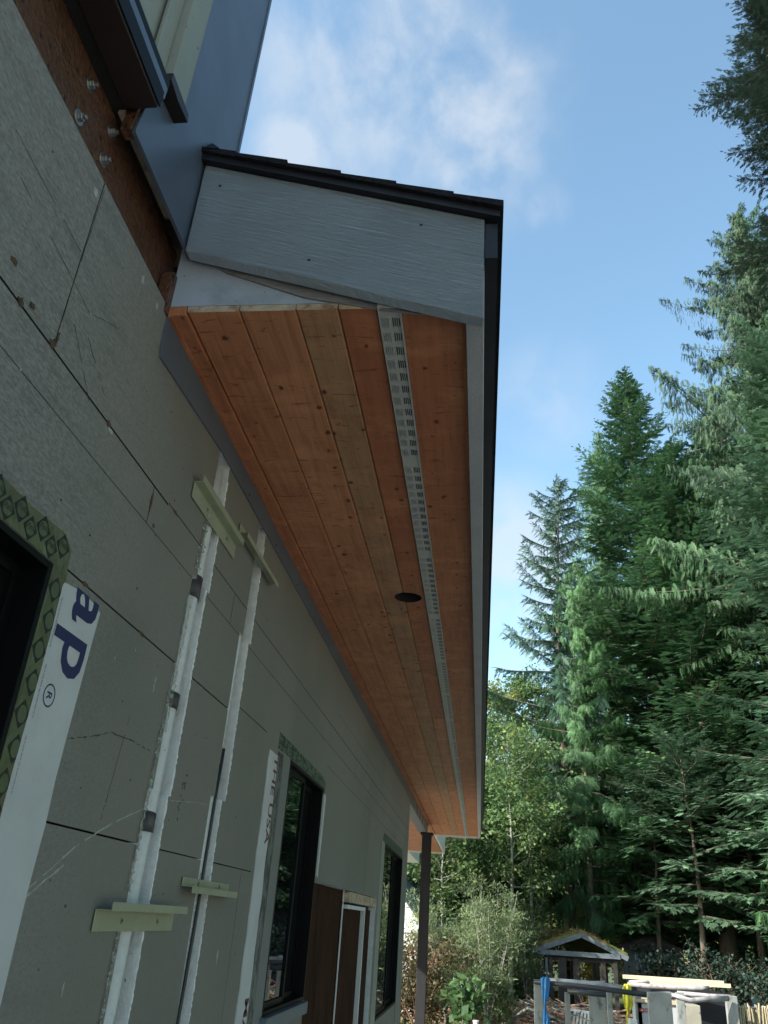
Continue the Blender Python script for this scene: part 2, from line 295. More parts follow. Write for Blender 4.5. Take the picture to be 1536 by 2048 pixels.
M['lumber'] = mat("fresh_lumber", (0.50, 0.41, 0.29), 0.6, var=0.12, vscale=3, stretch=(0.5, 4, 4))
M['moss'] = mat("mossy_needle_covered_roof", (0.14, 0.09, 0.04), 1.0, var=0.4, vscale=5, bump=1.0, bscale=20, col2=(0.10, 0.13, 0.03), c2scale=2.0, c2lo=0.42, c2hi=0.62)
M['greypaint'] = mat("old_grey_paint", (0.12, 0.145, 0.17), 0.7, var=0.15)
M['darkwood'] = mat("dark_old_wood", (0.035, 0.03, 0.03), 0.8, var=0.3)
M['whitehouse'] = mat("white_siding", (0.75, 0.77, 0.80), 0.6, var=0.04)
M['slateroof'] = mat("blue_grey_shingles", (0.12, 0.17, 0.20), 0.8, var=0.15, vscale=6)
M['blue'] = mat("blue_plastic", (0.03, 0.22, 0.52), 0.35, var=0.2, vscale=9, bump=0.6, bscale=14)
M['yellow'] = mat("yellow_cloth", (0.62, 0.58, 0.05), 0.7, var=0.25, vscale=8, bump=0.5, bscale=18, col2=(0.45, 0.28, 0.03), c2scale=5, c2lo=0.55, c2hi=0.7)
M['signwhite'] = mat("sign_face", (0.45, 0.48, 0.52), 0.5, var=0.05)
M['signred'] = mat("sign_red", (0.35, 0.05, 0.05), 0.5)
M['bamboo'] = mat("dry_cane", (0.42, 0.36, 0.24), 0.7, var=0.3, vscale=5)
M['box'] = mat("grey_tan_box", (0.33, 0.32, 0.27), 0.8, var=0.1, vscale=5, speck=((0.05, 0.05, 0.05), 14, 0.68, 0.72))
M['tree_bg'] = M['fir']
M['canister'] = mat("white_plastic", (0.7, 0.7, 0.7), 0.4)

def ground_mat():
    m = mat("yard_soil_and_grass", (0.07, 0.055, 0.04), 0.95, var=0.3, vscale=1.5, bump=0.6, bscale=8, col2=(0.07, 0.11, 0.035), c2scale=0.35, c2lo=0.42, c2hi=0.55)
    return m
M['ground'] = ground_mat()

def glass_mat():
    m = bpy.data.materials.new("dark_window_glass"); m.use_nodes = True
    nt = m.node_tree; nt.nodes.clear()
    out = N(nt, 'ShaderNodeOutputMaterial')
    df = N(nt, 'ShaderNodeBsdfPrincipled', inputs={'Base Color': (0.006, 0.008, 0.009, 1), 'Roughness': 0.01, 'IOR': 1.9, 'Specular IOR Level': 0.5})
    L(nt, df.outputs[0], out.inputs['Surface']); return m
M['glass'] = glass_mat()

# ------------------------------------------------------------------ mesh helpers
class MB:
    def __init__(s): s.v = []; s.f = []; s.m = []; s.a = []; s.b = []
    def add(s, vs, fs, mi=0, rnd=0.5, pale=0.0):
        o = len(s.v); s.v += [tuple(v) for v in vs]; s.f += [tuple(o + i for i in f) for f in fs]
        s.m += [mi] * len(fs); s.a += [rnd] * len(fs); s.b += [pale] * len(fs)
    def box(s, x0, x1, y0, y1, z0, z1, mi=0, rnd=0.5, pale=0.0):
        s.add([(x0, y0, z0), (x1, y0, z0), (x1, y1, z0), (x0, y1, z0), (x0, y0, z1), (x1, y0, z1), (x1, y1, z1), (x0, y1, z1)],
              [(0, 3, 2, 1), (4, 5, 6, 7), (0, 1, 5, 4), (1, 2, 6, 5), (2, 3, 7, 6), (3, 0, 4, 7)], mi, rnd, pale)
    def prism(s, poly, d, mi=0, rnd=0.5):
        """poly: closed list of 3-D points; d: extrusion vector"""
        n = len(poly); d = Vector(d)
        vs = [Vector(p) for p in poly] + [Vector(p) + d for p in poly]
        fs = [tuple(range(n))[::-1], tuple(range(n, 2 * n))] + [(i, (i + 1) % n, n + (i + 1) % n, n + i) for i in range(n)]
        s.add(vs, fs, mi, rnd)
    def tube(s, pts, rad, n=8, mi=0, cap=True, rnd=0.5):
        pts = [Vector(p) for p in pts]; k = len(pts)
        rad = rad if isinstance(rad, (list, tuple)) else [rad] * k
        vs = []
        for i, p in enumerate(pts):
            t = (pts[min(i + 1, k - 1)] - pts[max(i - 1, 0)]).normalized()
            u = t.cross(Vector((0, 0, 1)) if abs(t.z) < 0.9 else Vector((1, 0, 0))).normalized(); w = t.cross(u)
            for j in range(n):
                a = 2 * math.pi * j / n; vs.append(p + (u * math.cos(a) + w * math.sin(a)) * rad[i])
        fs = [(i * n + j, i * n + (j + 1) % n, (i + 1) * n + (j + 1) % n, (i + 1) * n + j) for i in range(k - 1) for j in range(n)]
        if cap: fs += [tuple(range(n))[::-1], tuple((k - 1) * n + j for j in range(n))]
        s.add(vs, fs, mi, rnd)
    def bar(s, a, b, w, h, mi=0, up=(0, 0, 1)):
        """rectangular bar from a to b, w across, h along up"""
        a, b, up = Vector(a), Vector(b), Vector(up); t = (b - a).normalized(); u = t.cross(up).normalized(); q = u.cross(t)
        vs = [p + u * sx * w / 2 + q * sz * h / 2 for p in (a, b) for sx, sz in ((-1, -1), (1, -1), (1, 1), (-1, 1))]
        s.add(vs, [(0, 3, 2, 1), (4, 5, 6, 7), (0, 1, 5, 4), (1, 2, 6, 5), (2, 3, 7, 6), (3, 0, 4, 7)], mi)
    def build(s, name, mats, parent=None, bevel=0, smooth=False, fix=True, attrs=False):
        me = bpy.data.meshes.new(name); me.from_pydata(s.v, [], s.f)
        mats = mats if isinstance(mats, (list, tuple)) else [mats]
        for m in mats: me.materials.append(m)
        me.polygons.foreach_set('material_index', s.m)
        if attrs:
            at = me.attributes.new('rnd', 'FLOAT', 'FACE'); at.data.foreach_set('value', s.a)
            at = me.attributes.new('pale', 'FLOAT', 'FACE'); at.data.foreach_set('value', s.b)
        if smooth: me.polygons.foreach_set('use_smooth', [True] * len(s.f))
        if fix and len(s.f) < 20000:
            bm = bmesh.new(); bm.from_mesh(me); bmesh.ops.recalc_face_normals(bm, faces=bm.faces); bm.to_mesh(me); bm.free()
        me.update()
        o = bpy.data.objects.new(name, me); COL.objects.link(o)
        if parent: o.parent = parent
        if bevel:
            b = o.modifiers.new('bevel', 'BEVEL'); b.width = bevel; b.segments = 2; b.limit_method = 'ANGLE'; b.angle_limit = 0.6
        return o

def tag(o, label=None, cat=None, group=None, kind=None):
    if label: o['label'] = label
    if cat: o['category'] = cat
    if group: o['group'] = group
    if kind: o['kind'] = kind
    return o
def thing(name, label, cat, loc=(0, 0, 0), group=None, rz=0.0):
    o = bpy.data.objects.new(name, None); COL.objects.link(o); o.location = loc; o.rotation_euler = (0, 0, rz); o.empty_display_size = 0.2
    return tag(o, label, cat, group)
RN = random.Random(7)

# ================================================================== THE HOUSE
W = -0.80           # face of the foam boards
SZ = 2.93           # underside of the soffit
Y0, Y1 = 1.51, 14.3 # ends of the soffit
YR = 1.46           # front of the rake board
house = thing('house', 'unfinished house with grey foam board wall, taped black windows and a wood lined eave', 'house')

# ---- foam wall as a stepped sheet with real openings, channels and joints
def foam_wall():
    D0 = 0.085
    holes = []      # y0,y1,z0,z1,depth,material of the sides
    holes += [(-1.0, 1.305, 1.0, 2.151, D0, 3), (3.43, 4.22, 1.245, 2.18, D0, 3), (7.25, 8.95, 0.90, 2.18, D0, 3),
              (4.245, 6.86, G, 1.75, 0.055, 1)]
    for y0, y1, z0, z1 in ((2.03, 2.138, 2.42, 2.85), (1.997, 2.117, 1.85, 2.42), (1.965, 2.102, G, 1.85),
                           (2.53, 2.622, 2.42, 2.86), (2.49, 2.598, 1.90, 2.42), (2.452, 2.562, G, 1.90)):
        holes.append((y0, y1, z0, z1, D0, 1))
    s = 0.0028
    def hz(z, y0, y1, w=s): holes.append((y0, y1, z - w / 2, z + w / 2, 0.03, 2))
    def vt(y, z0, z1, w=s): holes.append((y - w / 2, y + w / 2, z0, z1, 0.03, 2))
    hz(2.508, -2, 1.75, 0.005); hz(2.514, 1.75, 9.6, 0.003); hz(2.408, 0.6, 9.6, 0.002); hz(2.165, 1.356, 2.6, 0.004); hz(2.20, 2.6, 3.0, 0.003); hz(1.722, 1.50, 1.965, 0.004); hz(1.722, 2.112, 3.02, 0.003)
    hz(2.62, 4.5, 9.6, 0.0012); hz(2.30, 4.3, 9.6, 0.0014)
    vt(1.121, 2.508, 2.945, 0.003); vt(1.651, 2.408, 2.508, 0.003); vt(2.377, 2.408, 2.508, 0.003); vt(2.9, 1.0, 1.722, 0.002); vt(5.3, 2.408, 2.62); vt(6.1, 1.75, 2.30, 0.003)
    ys = sorted({-4.0, 9.62} | {h[0] for h in holes} | {h[1] for h in holes})
    zs = sorted({G, 2.945} | {h[2] for h in holes} | {h[3] for h in holes})
    ny, nz = len(ys) - 1, len(zs) - 1
    dep = [[(0.0, 0)] * nz for _ in range(ny)]
    for i in range(ny):
        for j in range(nz):
            cy, cz = (ys[i] + ys[i + 1]) / 2, (zs[j] + zs[j + 1]) / 2
            for h in holes:
                if h[0] < cy < h[1] and h[2] < cz < h[3] and h[4] > dep[i][j][0]: dep[i][j] = (h[4], h[5])
    b = MB()
    for i in range(ny):
        for j in range(nz):
            d, k = dep[i][j]; x = W - d
            if d < 0.05 or k in (1,):
                b.add([(x, ys[i], zs[j]), (x, ys[i + 1], zs[j]), (x, ys[i + 1], zs[j + 1]), (x, ys[i], zs[j + 1])], [(0, 1, 2, 3)], 0 if d == 0 else (2 if k == 2 else 4))
            if i + 1 < ny:
                d2, k2 = dep[i + 1][j]
                if d2 != d: b.add([(W - d, ys[i + 1], zs[j]), (W - d2, ys[i + 1], zs[j]), (W - d2, ys[i + 1], zs[j + 1]), (W - d, ys[i + 1], zs[j + 1])], [(0, 1, 2, 3)], k if d > d2 else k2)
            if j + 1 < nz:
                d2, k2 = dep[i][j + 1]
                if d2 != d: b.add([(W - d, ys[i], zs[j + 1]), (W - d2, ys[i], zs[j + 1]), (W - d2, ys[i + 1], zs[j + 1]), (W - d, ys[i + 1], zs[j + 1])], [(0, 1, 2, 3)], k if d > d2 else k2)
    # end face, top face, back
    b.add([(W, 9.62, G), (-3.5, 9.62, G), (-3.5, 9.62, 2.945), (W, 9.62, 2.945)], [(0, 1, 2, 3)], 0)
    b.add([(W, -4, 2.945), (W - 0.085, -4, 2.945), (W - 0.085, 9.62, 2.945), (W, 9.62, 2.945)], [(0, 1, 2, 3)], 1)
    return b.build('wall', [M['foam'], M['eps'], M['seam'], M['greystrip'], M['sheath']], house, fix=False)
wall = foam_wall()

def plate(b, pts, t, mi=0, x=None):
    """flat piece on the wall from (y,z) corners, t thick outward"""
    x = W if x is None else x
    b.prism([(x + 0.0005, y, z) for y, z in pts], (t, 0, 0), mi)
def wavy(y0, y1, z0, z1, n=14, amp=0.004, sd=1, top=None):
    """(y,z) outline of a vertical strip with slightly torn sides"""
    r = random.Random(sd)
    lft = [(y0 + r.uniform(-amp, amp), z0 + (z1 - z0) * i / n) for i in range(n + 1)]
    rgt = [(y1 + r.uniform(-amp, amp), z0 + (z1 - z0) * i / n) for i in range(n + 1)]
    if top: rgt[-1] = (y1, z1 + top)
    return lft + rgt[::-1]

# brown sheathing sheets and loose trims in the bare bay
b = MB()
b.box(W - 0.052, W - 0.042, 4.25, 5.42, G, 1.745)
b.build('sheathing_panel', M['ply'], house, bevel=0.002)
b = MB(); b.box(W - 0.052, W - 0.036, 5.435, 6.84, G, 1.66)
b.build('sheathing_panel', M['ply'], house, bevel=0.002)
b = MB(); b.box(W - 0.05, W + 0.004, 5.43, 6.85, 1.685, 1.745); b.build('header_strip', M['rawwood'], house, bevel=0.002)
b = MB(); b.box(W - 0.035, W - 0.005, 5.45, 6.30, 1.65, 1.672); b.box(W - 0.035, W - 0.005, 6.27, 6.30, G, 1.65); b.box(W - 0.036, W - 0.03, 5.40, 5.425, G, 1.75)
b.build('door_edge_trim', M['trimwhite'], house, bevel=0.001)

# ---- windows
def window(y0, y1, z0, z1, mid):
    """slider: glass sash on the near side up to mid, dark insect screen set deeper beyond it"""
    b = MB(); q = 0.014; xa, xb = W - 0.09, W + 0.006; st = 0.022
    b.box(xa, xb - 0.002, y0, y0 + q, z0, z1); b.box(xa, xb, y1 - q, y1, z0, z1)
    b.box(xa, xb - 0.001, y0 + q, y1 - q, z1 - q, z1); b.box(xa, xb - 0.001, y0 + q, y1 - q, z0, z0 + q)
    w = b.build('window', M['black'], house, bevel=0.0015)
    b = MB(); xg = W - 0.022
    for ya, yb, xq in ((y0 + q, mid, xg), (mid + 0.001, y1 - q, xg - 0.03)):
        b.box(xq - 0.02, xq + 0.008, ya, ya + st * 0.6, z0 + q, z1 - q); b.box(xq - 0.02, xq + 0.008, yb - st, yb, z0 + q, z1 - q)
        b.box(xq - 0.02, xq + 0.007, ya + st * 0.6, yb - st, z1 - q - st, z1 - q); b.box(xq - 0.02, xq + 0.007, ya + st * 0.6, yb - st, z0 + q, z0 + q + st)
    b.build('sash', M['black'], w, bevel=0.001)
    b = MB(); b.box(xg - 0.006, xg, y0 + q + st * 0.6 - 0.002, mid - st + 0.002, z0 + q + st - 0.002, z1 - q - st + 0.002); b.build('pane', M['glass'], w)
    b = MB(); b.box(xg - 0.036, xg - 0.032, mid + st * 0.5, y1 - q - st + 0.002, z0 + q + st - 0.002, z1 - q - st + 0.002); b.build('insect_screen', M['screen'], w)
    return w
window(-0.98, 1.305, 1.02, 2.151, 0.2)
w2 = window(3.43, 4.215, 1.255, 2.178, 3.86)
w3 = window(7.26, 8.94, 0.91, 2.178, 8.12)
b = MB(); b.box(W - 0.09, W + 0.03, 3.40, 4.20, 1.205, 1.253); b.build('sill', M['flash'], w2, bevel=0.003)

# ---- tapes round window nearest the camera
b = MB()
plate(b, [(-0.9, 2.155), (1.3, 2.155), (1.309, 2.10), (1.309, 1.3), (1.372, 1.3), (1.372, 2.12), (1.362, 2.165), (1.357, 2.205), (1.32, 2.222), (1.2, 2.216), (0.6, 2.225), (-0.9, 2.222)], 0.0015)
tape = b.build('window_tape', M['tapegreen'], house)
tape['label'] = 'green sticky tape printed with black diamonds'
# printed diamonds with an oval and a script word
def text_mesh(txt, size, bold=0.0, shear=0.0):
    cu = bpy.data.curves.new('t', 'FONT'); cu.body = txt; cu.size = size; cu.offset = bold; cu.shear = shear; cu.align_x = 'CENTER'; cu.resolution_u = 3
    o = bpy.data.objects.new('t', cu); COL.objects.link(o)
    bpy.context.view_layer.update()
    me = bpy.data.meshes.new_from_object(o.evaluated_get(bpy.context.evaluated_depsgraph_get()))
    bpy.data.objects.remove(o); bpy.data.curves.remove(cu)
    vs = [v.co.copy() for v in me.vertices]; fs = [tuple(p.vertices) for p in me.polygons]
    bpy.data.meshes.remove(me)
    return vs, fs
def put_text(b, txt, size, org, ux, uy, lift, mi=0, bold=0.0, shear=0.0, clip=None):
    vs, fs = text_mesh(txt, size, bold, shear)
    org, ux, uy = Vector(org), Vector(ux), Vector(uy); nn = ux.cross(uy).normalized()
    if clip:
        bm = bmesh.new(); bv = [bm.verts.new(v) for v in vs]; bm.verts.ensure_lookup_table()
        for f in fs:
            try: bm.faces.new([bv[i] for i in f])
            except ValueError: pass
        for co, no in clip:
            bmesh.ops.bisect_plane(bm, geom=bm.verts[:] + bm.edges[:] + bm.faces[:], plane_co=co, plane_no=no, clear_outer=True)
        bm.verts.index_update(); vs = [v.co.copy() for v in bm.verts]; fs = [tuple(v.index for v in f.verts) for f in bm.faces]; bm.free()
    b.add([org + ux * v.x + uy * v.y + nn * lift for v in vs], fs, mi)
def diamond_row(b, cy, cz, s, ang):
    """diamond of two nested outlines, green oval and script, centred on the tape"""
    ca, sa = math.cos(ang), math.sin(ang)
    def P(u, v, l): return (W + 0.0022 + l, cy + u * ca - v * sa, cz + u * sa + v * ca)
    b.add([P(-s, 0, 0), P(0, -s, 0), P(s, 0, 0), P(0, s, 0)], [(0, 1, 2, 3)], 0)
    n = 18; r = s * 0.60
    b.add([P(r * math.cos(2 * math.pi * k / n), r * 0.92 * math.sin(2 * math.pi * k / n), 0.0004) for k in range(n)], [tuple(range(n))], 1)
    for k in (1.18,):
        for q in range(2):
            s1, s2 = s * k, s * (k + 0.10)
            c = [(-s1, 0), (0, -s1), (s1, 0)] if q == 0 else [(s1, 0), (0, s1), (-s1, 0)]
    put_text(b, "Pella", s * 0.66, (W + 0.0022, cy, cz - s * 0.1), (0, -sa if abs(sa) > 0.5 else ca, -ca if abs(sa) > 0.5 else sa), (0, ca, sa) if abs(sa) > 0.5 else (0, -sa, ca), 0.0008, 0, bold=0.0, shear=0.45)
b = MB()
for k in range(40):
    cy = 1.325 - k * 0.078
    if cy > -0.85:
        diamond_row(b, cy, 2.196, 0.026, 0.06); diamond_row(b, cy - 0.039, 2.178, 0.024, 0.06)
for k in range(14):
    diamond_row(b, 1.345 if k % 2 else 1.337, 2.112 - k * 0.058, 0.026, math.pi / 2)
pr = b.build('tape_print', [M['logo'], M['logogreen']], tape, fix=False)

# ---- white housewrap strips
b = MB(); plate(b, [(1.358, 1.3)] + [(1.358 + 0.012 * math.sin(i * 0.9) * 0.3, 1.3 + 0.83 * i / 10) for i in range(1, 11)] + [(1.364, 2.138), (1.43, 2.146), (1.5, 2.143), (1.527, 2.135), (1.522, 2.07), (1.515, 1.95), (1.507, 1.80), (1.510, 1.72), (1.503, 1.6), (1.505, 1.3)], 0.0022)
wrap = b.build('housewrap_strip', M['wrap'], house); wrap['label'] = 'white housewrap strip printed with large navy letters'
b = MB()
clip = [((0, 0.0955, 0), (0, 1, 0))]
# text reads downwards: glyph right = -z, glyph up = +y
put_text(b, "a", 0.205, (W + 0.0032, 1.418, 2.128), (0, 0, -1), (0, 1, 0), 0.0, 0, bold=0.0035, clip=[((0, 0.100, 0), (0, 1, 0)), ((-0.02, 0, 0), (-1, 0, 0))])
put_text(b, "p", 0.185, (W + 0.0032, 1.418, 2.020), (0, 0, -1), (0, 1, 0), 0.0, 0, bold=0.0035, clip=[((0, 0.093, 0), (0, 1, 0))])
put_text(b, "R", 0.026, (W + 0.0032, 1.400, 1.931), (0, 0, -1), (0, 1, 0), 0.0, 0, bold=0.0004)
for k in range(28):
    a0, a1 = 2 * math.pi * k / 28, 2 * math.pi * (k + 1) / 28
    c = [(r * math.cos(a), r * math.sin(a)) for r, a in ((0.0185, a0), (0.0185, a1), (0.0215, a1), (0.0215, a0))]
    b.add([(W + 0.0032, 1.409 + v, 1.931 + u) for u, v in c], [(0, 1, 2, 3)], 0)
for k in range(3):   # fine print running down the left edge
    put_text(b, "ilap ei wrap llama ripe lia piel mall arp lie", 0.006, (W + 0.0032, 1.3665 + 0.004 * (k == 1), 2.06 - k * 0.13), (0, 0, -1), (0, 1, 0), 0.0, 0)
b.build('wrap_print', M['navy'], wrap, fix=False)

b = MB(); plate(b, wavy(3.062, 3.205, 1.0, 2.150, 22, 0.006, 3), 0.003)
wrap2 = b.build('housewrap_strip', M['wrap'], house); wrap2['label'] = 'white housewrap strip with dark red letters'
b = MB(); put_text(b, "THE USA", 0.078, (W + 0.0042, 3.150, 1.985), (0, 0, -1.05), (0, 1, 0), 0.0, 0, bold=0.0012, clip=[((0, 0.052, 0), (0, 1, 0))]); b.build('wrap_print', M['redprint'], wrap2, fix=False)
b = MB(); put_text(b, "MADE IN", 0.078, (W + 0.0042, 3.150, 1.17), (0, 0, -1.05), (0, 1, 0), 0.0, 0, bold=0.0012, clip=[((0, 0.052, 0), (0, 1, 0))])
b.build('wrap_print', M['redprint'], wrap2, fix=False)
b = MB(); plate(b, wavy(3.206, 3.29, 1.0, 2.17, 30, 0.008, 5), 0.0022, 0); b.build('window_tape', M['camo'], house)
b = MB(); plate(b, [(3.20, 2.18), (3.43, 2.184), (4.22, 2.184), (4.27, 2.15), (4.285, 2.21), (4.18, 2.23), (3.7, 2.236), (3.20, 2.242)], 0.002); b.build('window_tape', M['camogreen'], house)
b = MB(); plate(b, [(3.292, 1.0), (3.424, 1.0), (3.424, 2.174), (3.36, 2.172), (3.30, 2.165)], 0.003); b.build('jamb_strip', M['greystrip'], house)
b = MB(); plate(b, [(4.222, 1.77), (4.248, 1.765), (4.275, 2.13), (4.25, 2.155), (4.222, 2.15)], 0.012); b.build('jamb_strip', M['wrap'], house)
b = MB(); plate(b, [(6.95, 0.5), (7.24, 0.5), (7.24, 2.17), (7.0, 2.19)], 0.003); b.build('jamb_strip', M['beige'], house)
b = MB(); plate(b, [(7.1, 2.184), (8.95, 2.184), (8.9, 2.26), (7.15, 2.25)], 0.002); b.build('window_tape', M['camogreen'], house)
b = MB(); plate(b, [(8.955, 0.5), (9.18, 0.5), (9.12, 2.17), (8.955, 2.17)], 0.004); b.build('jamb_strip', M['greystrip'], house)

# ---- channels: pipes, tape, frayed foam edge
def channel(y, zt, r, sd, ys):
    rr = random.Random(sd)
    pts = [(W - 0.038, y + ys * (z - 1.9) + rr.uniform(-.002, .002), z) for z in np.linspace(G, zt, 24)]
    b = MB(); b.tube(pts, r, 14)
    return b.build('conduit', M['pipe'], house, smooth=True)
c1 = channel(2.045, 2.80, 0.036, 1, 0.045)
c1['label'] = 'white wrapped conduit in the nearer wall channel'
c2 = channel(2.525, 2.85, 0.026, 2, 0.055)
for z0, z1 in ((2.375, 2.44), (2.06, 2.10), (1.755, 1.80)):
    b = MB(); yc = 2.045 + 0.045 * ((z0 + z1) / 2 - 1.9)
    b.tube([(W - 0.037, yc, z0), (W - 0.037, yc, (z0 + z1) / 2), (W - 0.037, yc + 0.002, z1)], 0.0385, 14); b.build('tape_wrap', M['cablegrey'], c1, smooth=True)
b = MB()
for z0, z1 in ((2.50, 2.53), (1.93, 2.0)):
    yc = 2.525 + 0.055 * ((z0 + z1) / 2 - 1.9)
    b.tube([(W - 0.037, yc, z0), (W - 0.037, yc, z1)], 0.028, 12)
b.tube([(W - 0.008, 2.528 + 0.055 * (z - 1.9) + 0.004 * math.sin(z * 9), z) for z in np.linspace(G, 2.05, 20)], 0.005, 8)
b.build('black_cable', M['blackpipe'], c2, smooth=True)
# fine printing on tape along second conduit
b = MB(); put_text(b, "Bruin lunap ol Bruin lunap ol Bruin lunap ol Bruin", 0.017, (W - 0.0095, 2.492, 1.52), (0, 0, -1), (0, 1, 0), 0.0, 0)
b.build('conduit_print', M['logo'], c2, fix=False)
def frayed(y, z0, z1, sd, w=0.012, name='foam_edge'):
    """ragged rim of broken white foam along a channel edge"""
    r = random.Random(sd); b = MB(); n = int((z1 - z0) / 0.007); vs = []
    for i in range(n + 1):
        z = z0 + (z1 - z0) * i / n
        a = w * (0.28 + 0.22 * math.sin(z * 31 + sd) * math.sin(z * 7.3) + 0.16 * r.random()); vs += [(W - 0.03, y - 0.002, z), (W + 0.001, y - a * 0.6, z), (W + r.uniform(0.001, 0.004), y + a * 0.35, z), (W - 0.002, y + a, z)]
    fs = []
    for i in range(n):
        for k in range(3): fs.append((i * 4 + k, i * 4 + k + 1, i * 4 + 5 + k, i * 4 + 4 + k))
    b.add(vs, fs); return b.build(name, M['eps'], house)
frayed(2.138, 2.42, 2.79, 11); frayed(2.117, 1.85, 2.42, 12, 0.014); frayed(2.102, 0.2, 1.85, 13, 0.014)
frayed(2.622, 2.42, 2.79, 14); frayed(2.598, 1.90, 2.42, 15, 0.01); frayed(2.562, 0.2, 1.90, 16, 0.010)
def crinkle(y0s, z0, z1, w, sd):
    r = random.Random(sd); b = MB(); n = int((z1 - z0) / 0.007); m = 6; vs = []
    for i in range(n + 1):
        z = z0 + (z1 - z0) * i / n; yb = y0s(z)
        for k in range(m + 1):
            ed = 0.35 if k in (0, m) else 1.0
            vs.append((W + 0.0015 + ed * abs(r.gauss(0, 0.0035)), yb + w * (k / m) + (r.uniform(-.006, .006)), z + r.uniform(-.002, .002)))
    fs = [(i * (m + 1) + k, i * (m + 1) + k + 1, (i + 1) * (m + 1) + k + 1, (i + 1) * (m + 1) + k) for i in range(n) for k in range(m)]
    b.add(vs, fs); return b.build('crinkled_tape', M['foil'], house, fix=False)
crinkle(lambda z: 1.965 + 0.045 * (z - 1.9), 1.99, 2.36, 0.036, 21)
crinkle(lambda z: 1.972 + 0.045 * (z - 1.9), 2.44, 2.62, 0.035, 22)
crinkle(lambda z: 1.962 + 0.055 * (z - 1.9), 1.62, 1.99, 0.014, 24)
crinkle(lambda z: 1.955 + 0.045 * (z - 1.9), 0.4, 1.54, 0.012, 25)

# ---- z brackets over the channels
def bracket(y0, y1, zf0, zf1, zl0, zl1, out, up, label):
    """flange on the wall zf0..zf1, web, lip zl0..zl1 standing out from the wall"""
    t = 0.002; b = MB()
    b.box(W + 0.003, W + 0.003 + t, y0, y1, zf0, zf1)
    wz = zf1 if up else zf0
    b.box(W + 0.003, W + out, y0, y1, wz - t / 2, wz + t / 2)
    b.box(W + out - t, W + out, y0, y1, zl0, zl1)
    o = b.build('bracket', M['zinc'], house, bevel=0.0006); o['label'] = label
    for q in (0.3, 0.76):
        y = y0 + (y1 - y0) * q; zc = (zf0 + zf1) / 2; s = MB()
        s.tube([(W + 0.0045, y, zc), (W + 0.0075, y, zc)], 0.006, 12); s.tube([(W + 0.0075, y, zc), (W + 0.0078, y, zc)], 0.0024, 8, 1)
        s.build('screw', [M['screw'], M['darkscrew']], o)
    return o
bracket(1.80, 2.285, 1.540, 1.582, 1.582, 1.598, 0.040, True, 'pale green metal bracket, lower one on the nearer channel')
bracket(2.31, 2.76, 1.648, 1.670, 1.632, 1.648, 0.036, False, 'pale green metal bracket, lower one on the farther channel')
bracket(1.875, 2.30, 2.600, 2.648, 2.648, 2.668, 0.030, True, 'pale green metal bracket, upper one on the nearer channel')
bracket(2.31, 2.76, 2.700, 2.735, 2.684, 2.700, 0.036, False, 'pale green metal bracket, upper one on the farther channel')

# ---- gouges, torn spots, screws in the wall
def blob(b, y, z, sy, sz, sd, t=0.0012, mi=0):
    r = random.Random(sd); n = 11
    b.prism([(W + 0.0004, y + sy * math.cos(2 * math.pi * k / n) * r.uniform(0.45, 1.1), z + sz * math.sin(2 * math.pi * k / n) * r.uniform(0.45, 1.1)) for k in range(n)], (t, 0, 0), mi)
b = MB()
blob(b, 1.117, 2.515, 0.014, 0.012, 1); blob(b, 1.125, 2.535, 0.004, 0.018, 2); blob(b, 1.0, 2.512, 0.012, 0.010, 3); blob(b, 1.03, 2.53, 0.010, 0.008, 33); blob(b, 0.95, 2.56, .012, .008, 34)
blob(b, 1.375, 2.508, 0.016, 0.008, 4); blob(b, 1.65, 2.462, 0.006, 0.028, 5); blob(b, 1.80, 2.512, 0.018, 0.006, 6)
blob(b, 1.44, 2.166, 0.02, 0.006, 7); blob(b, 1.75, 2.165, 0.03, 0.006, 8); blob(b, 1.69, 2.42, 0.008, 0.006, 9)
for k in range(40):
    yy, zz, s1, s2 = RN.uniform(0.9, 3.0), RN.uniform(1.4, 2.9), RN.uniform(0.0012, 0.004), RN.uniform(0.0012, 0.004)
    if yy > 1.53 or zz > 2.25: blob(b, yy, zz, s1, s2, 100 + k)
for k in range(14): blob(b, 2.19 + RN.uniform(0, 0.03), 1.86 + RN.uniform(-0.06, 0.06), 0.002, 0.004, 400 + k)
for y in np.arange(2.35, 9.5, 0.41): blob(b, y, 2.862, 0.006, 0.005, int(y * 10), 0.006)
def scratch(b, pts, w=0.0016, mi=0, t=0.0006, sd=0):
    r = random.Random(sd); pl = []
    for (a, c), (d, e) in zip(pts[:-1], pts[1:]):
        for k in range(8): pl.append((a + (d - a) * k / 8 + r.uniform(-.0012, .0012), c + (e - c) * k / 8 + r.uniform(-.0012, .0012)))
    pl.append(pts[-1])
    for (a, c), (d, e) in zip(pl[:-1], pl[1:]):
        if r.random() < 0.15: continue
        ww = w * 0.55 * r.uniform(0.3, 1.3); dn = math.hypot(d - a, e - c) or 1; ny, nz = -(e - c) / dn * ww / 2, (d - a) / dn * ww / 2
        b.prism([(W + .0004, a + ny, c + nz), (W + .0004, d + ny, e + nz), (W + .0004, d - ny, e - nz), (W + .0004, a - ny, c - nz)], (t, 0, 0), mi)
scratch(b, [(1.52, 1.875), (1.62, 1.90), (1.70, 1.925), (1.80, 1.93), (1.93, 1.93)], 0.004, sd=3)
scratch(b, [(1.12, 2.52), (1.122, 2.7), (1.126, 2.93)], 0.0025, sd=4)
scratch(b, [(1.20, 2.62), (1.33, 2.55)], 0.002, sd=5); scratch(b, [(1.16, 2.60), (1.28, 2.50)], 0.0015, sd=6)
scratch(b, [(1.78, 1.98), (1.75, 1.80), (1.74, 1.75)], 0.0012, sd=7)
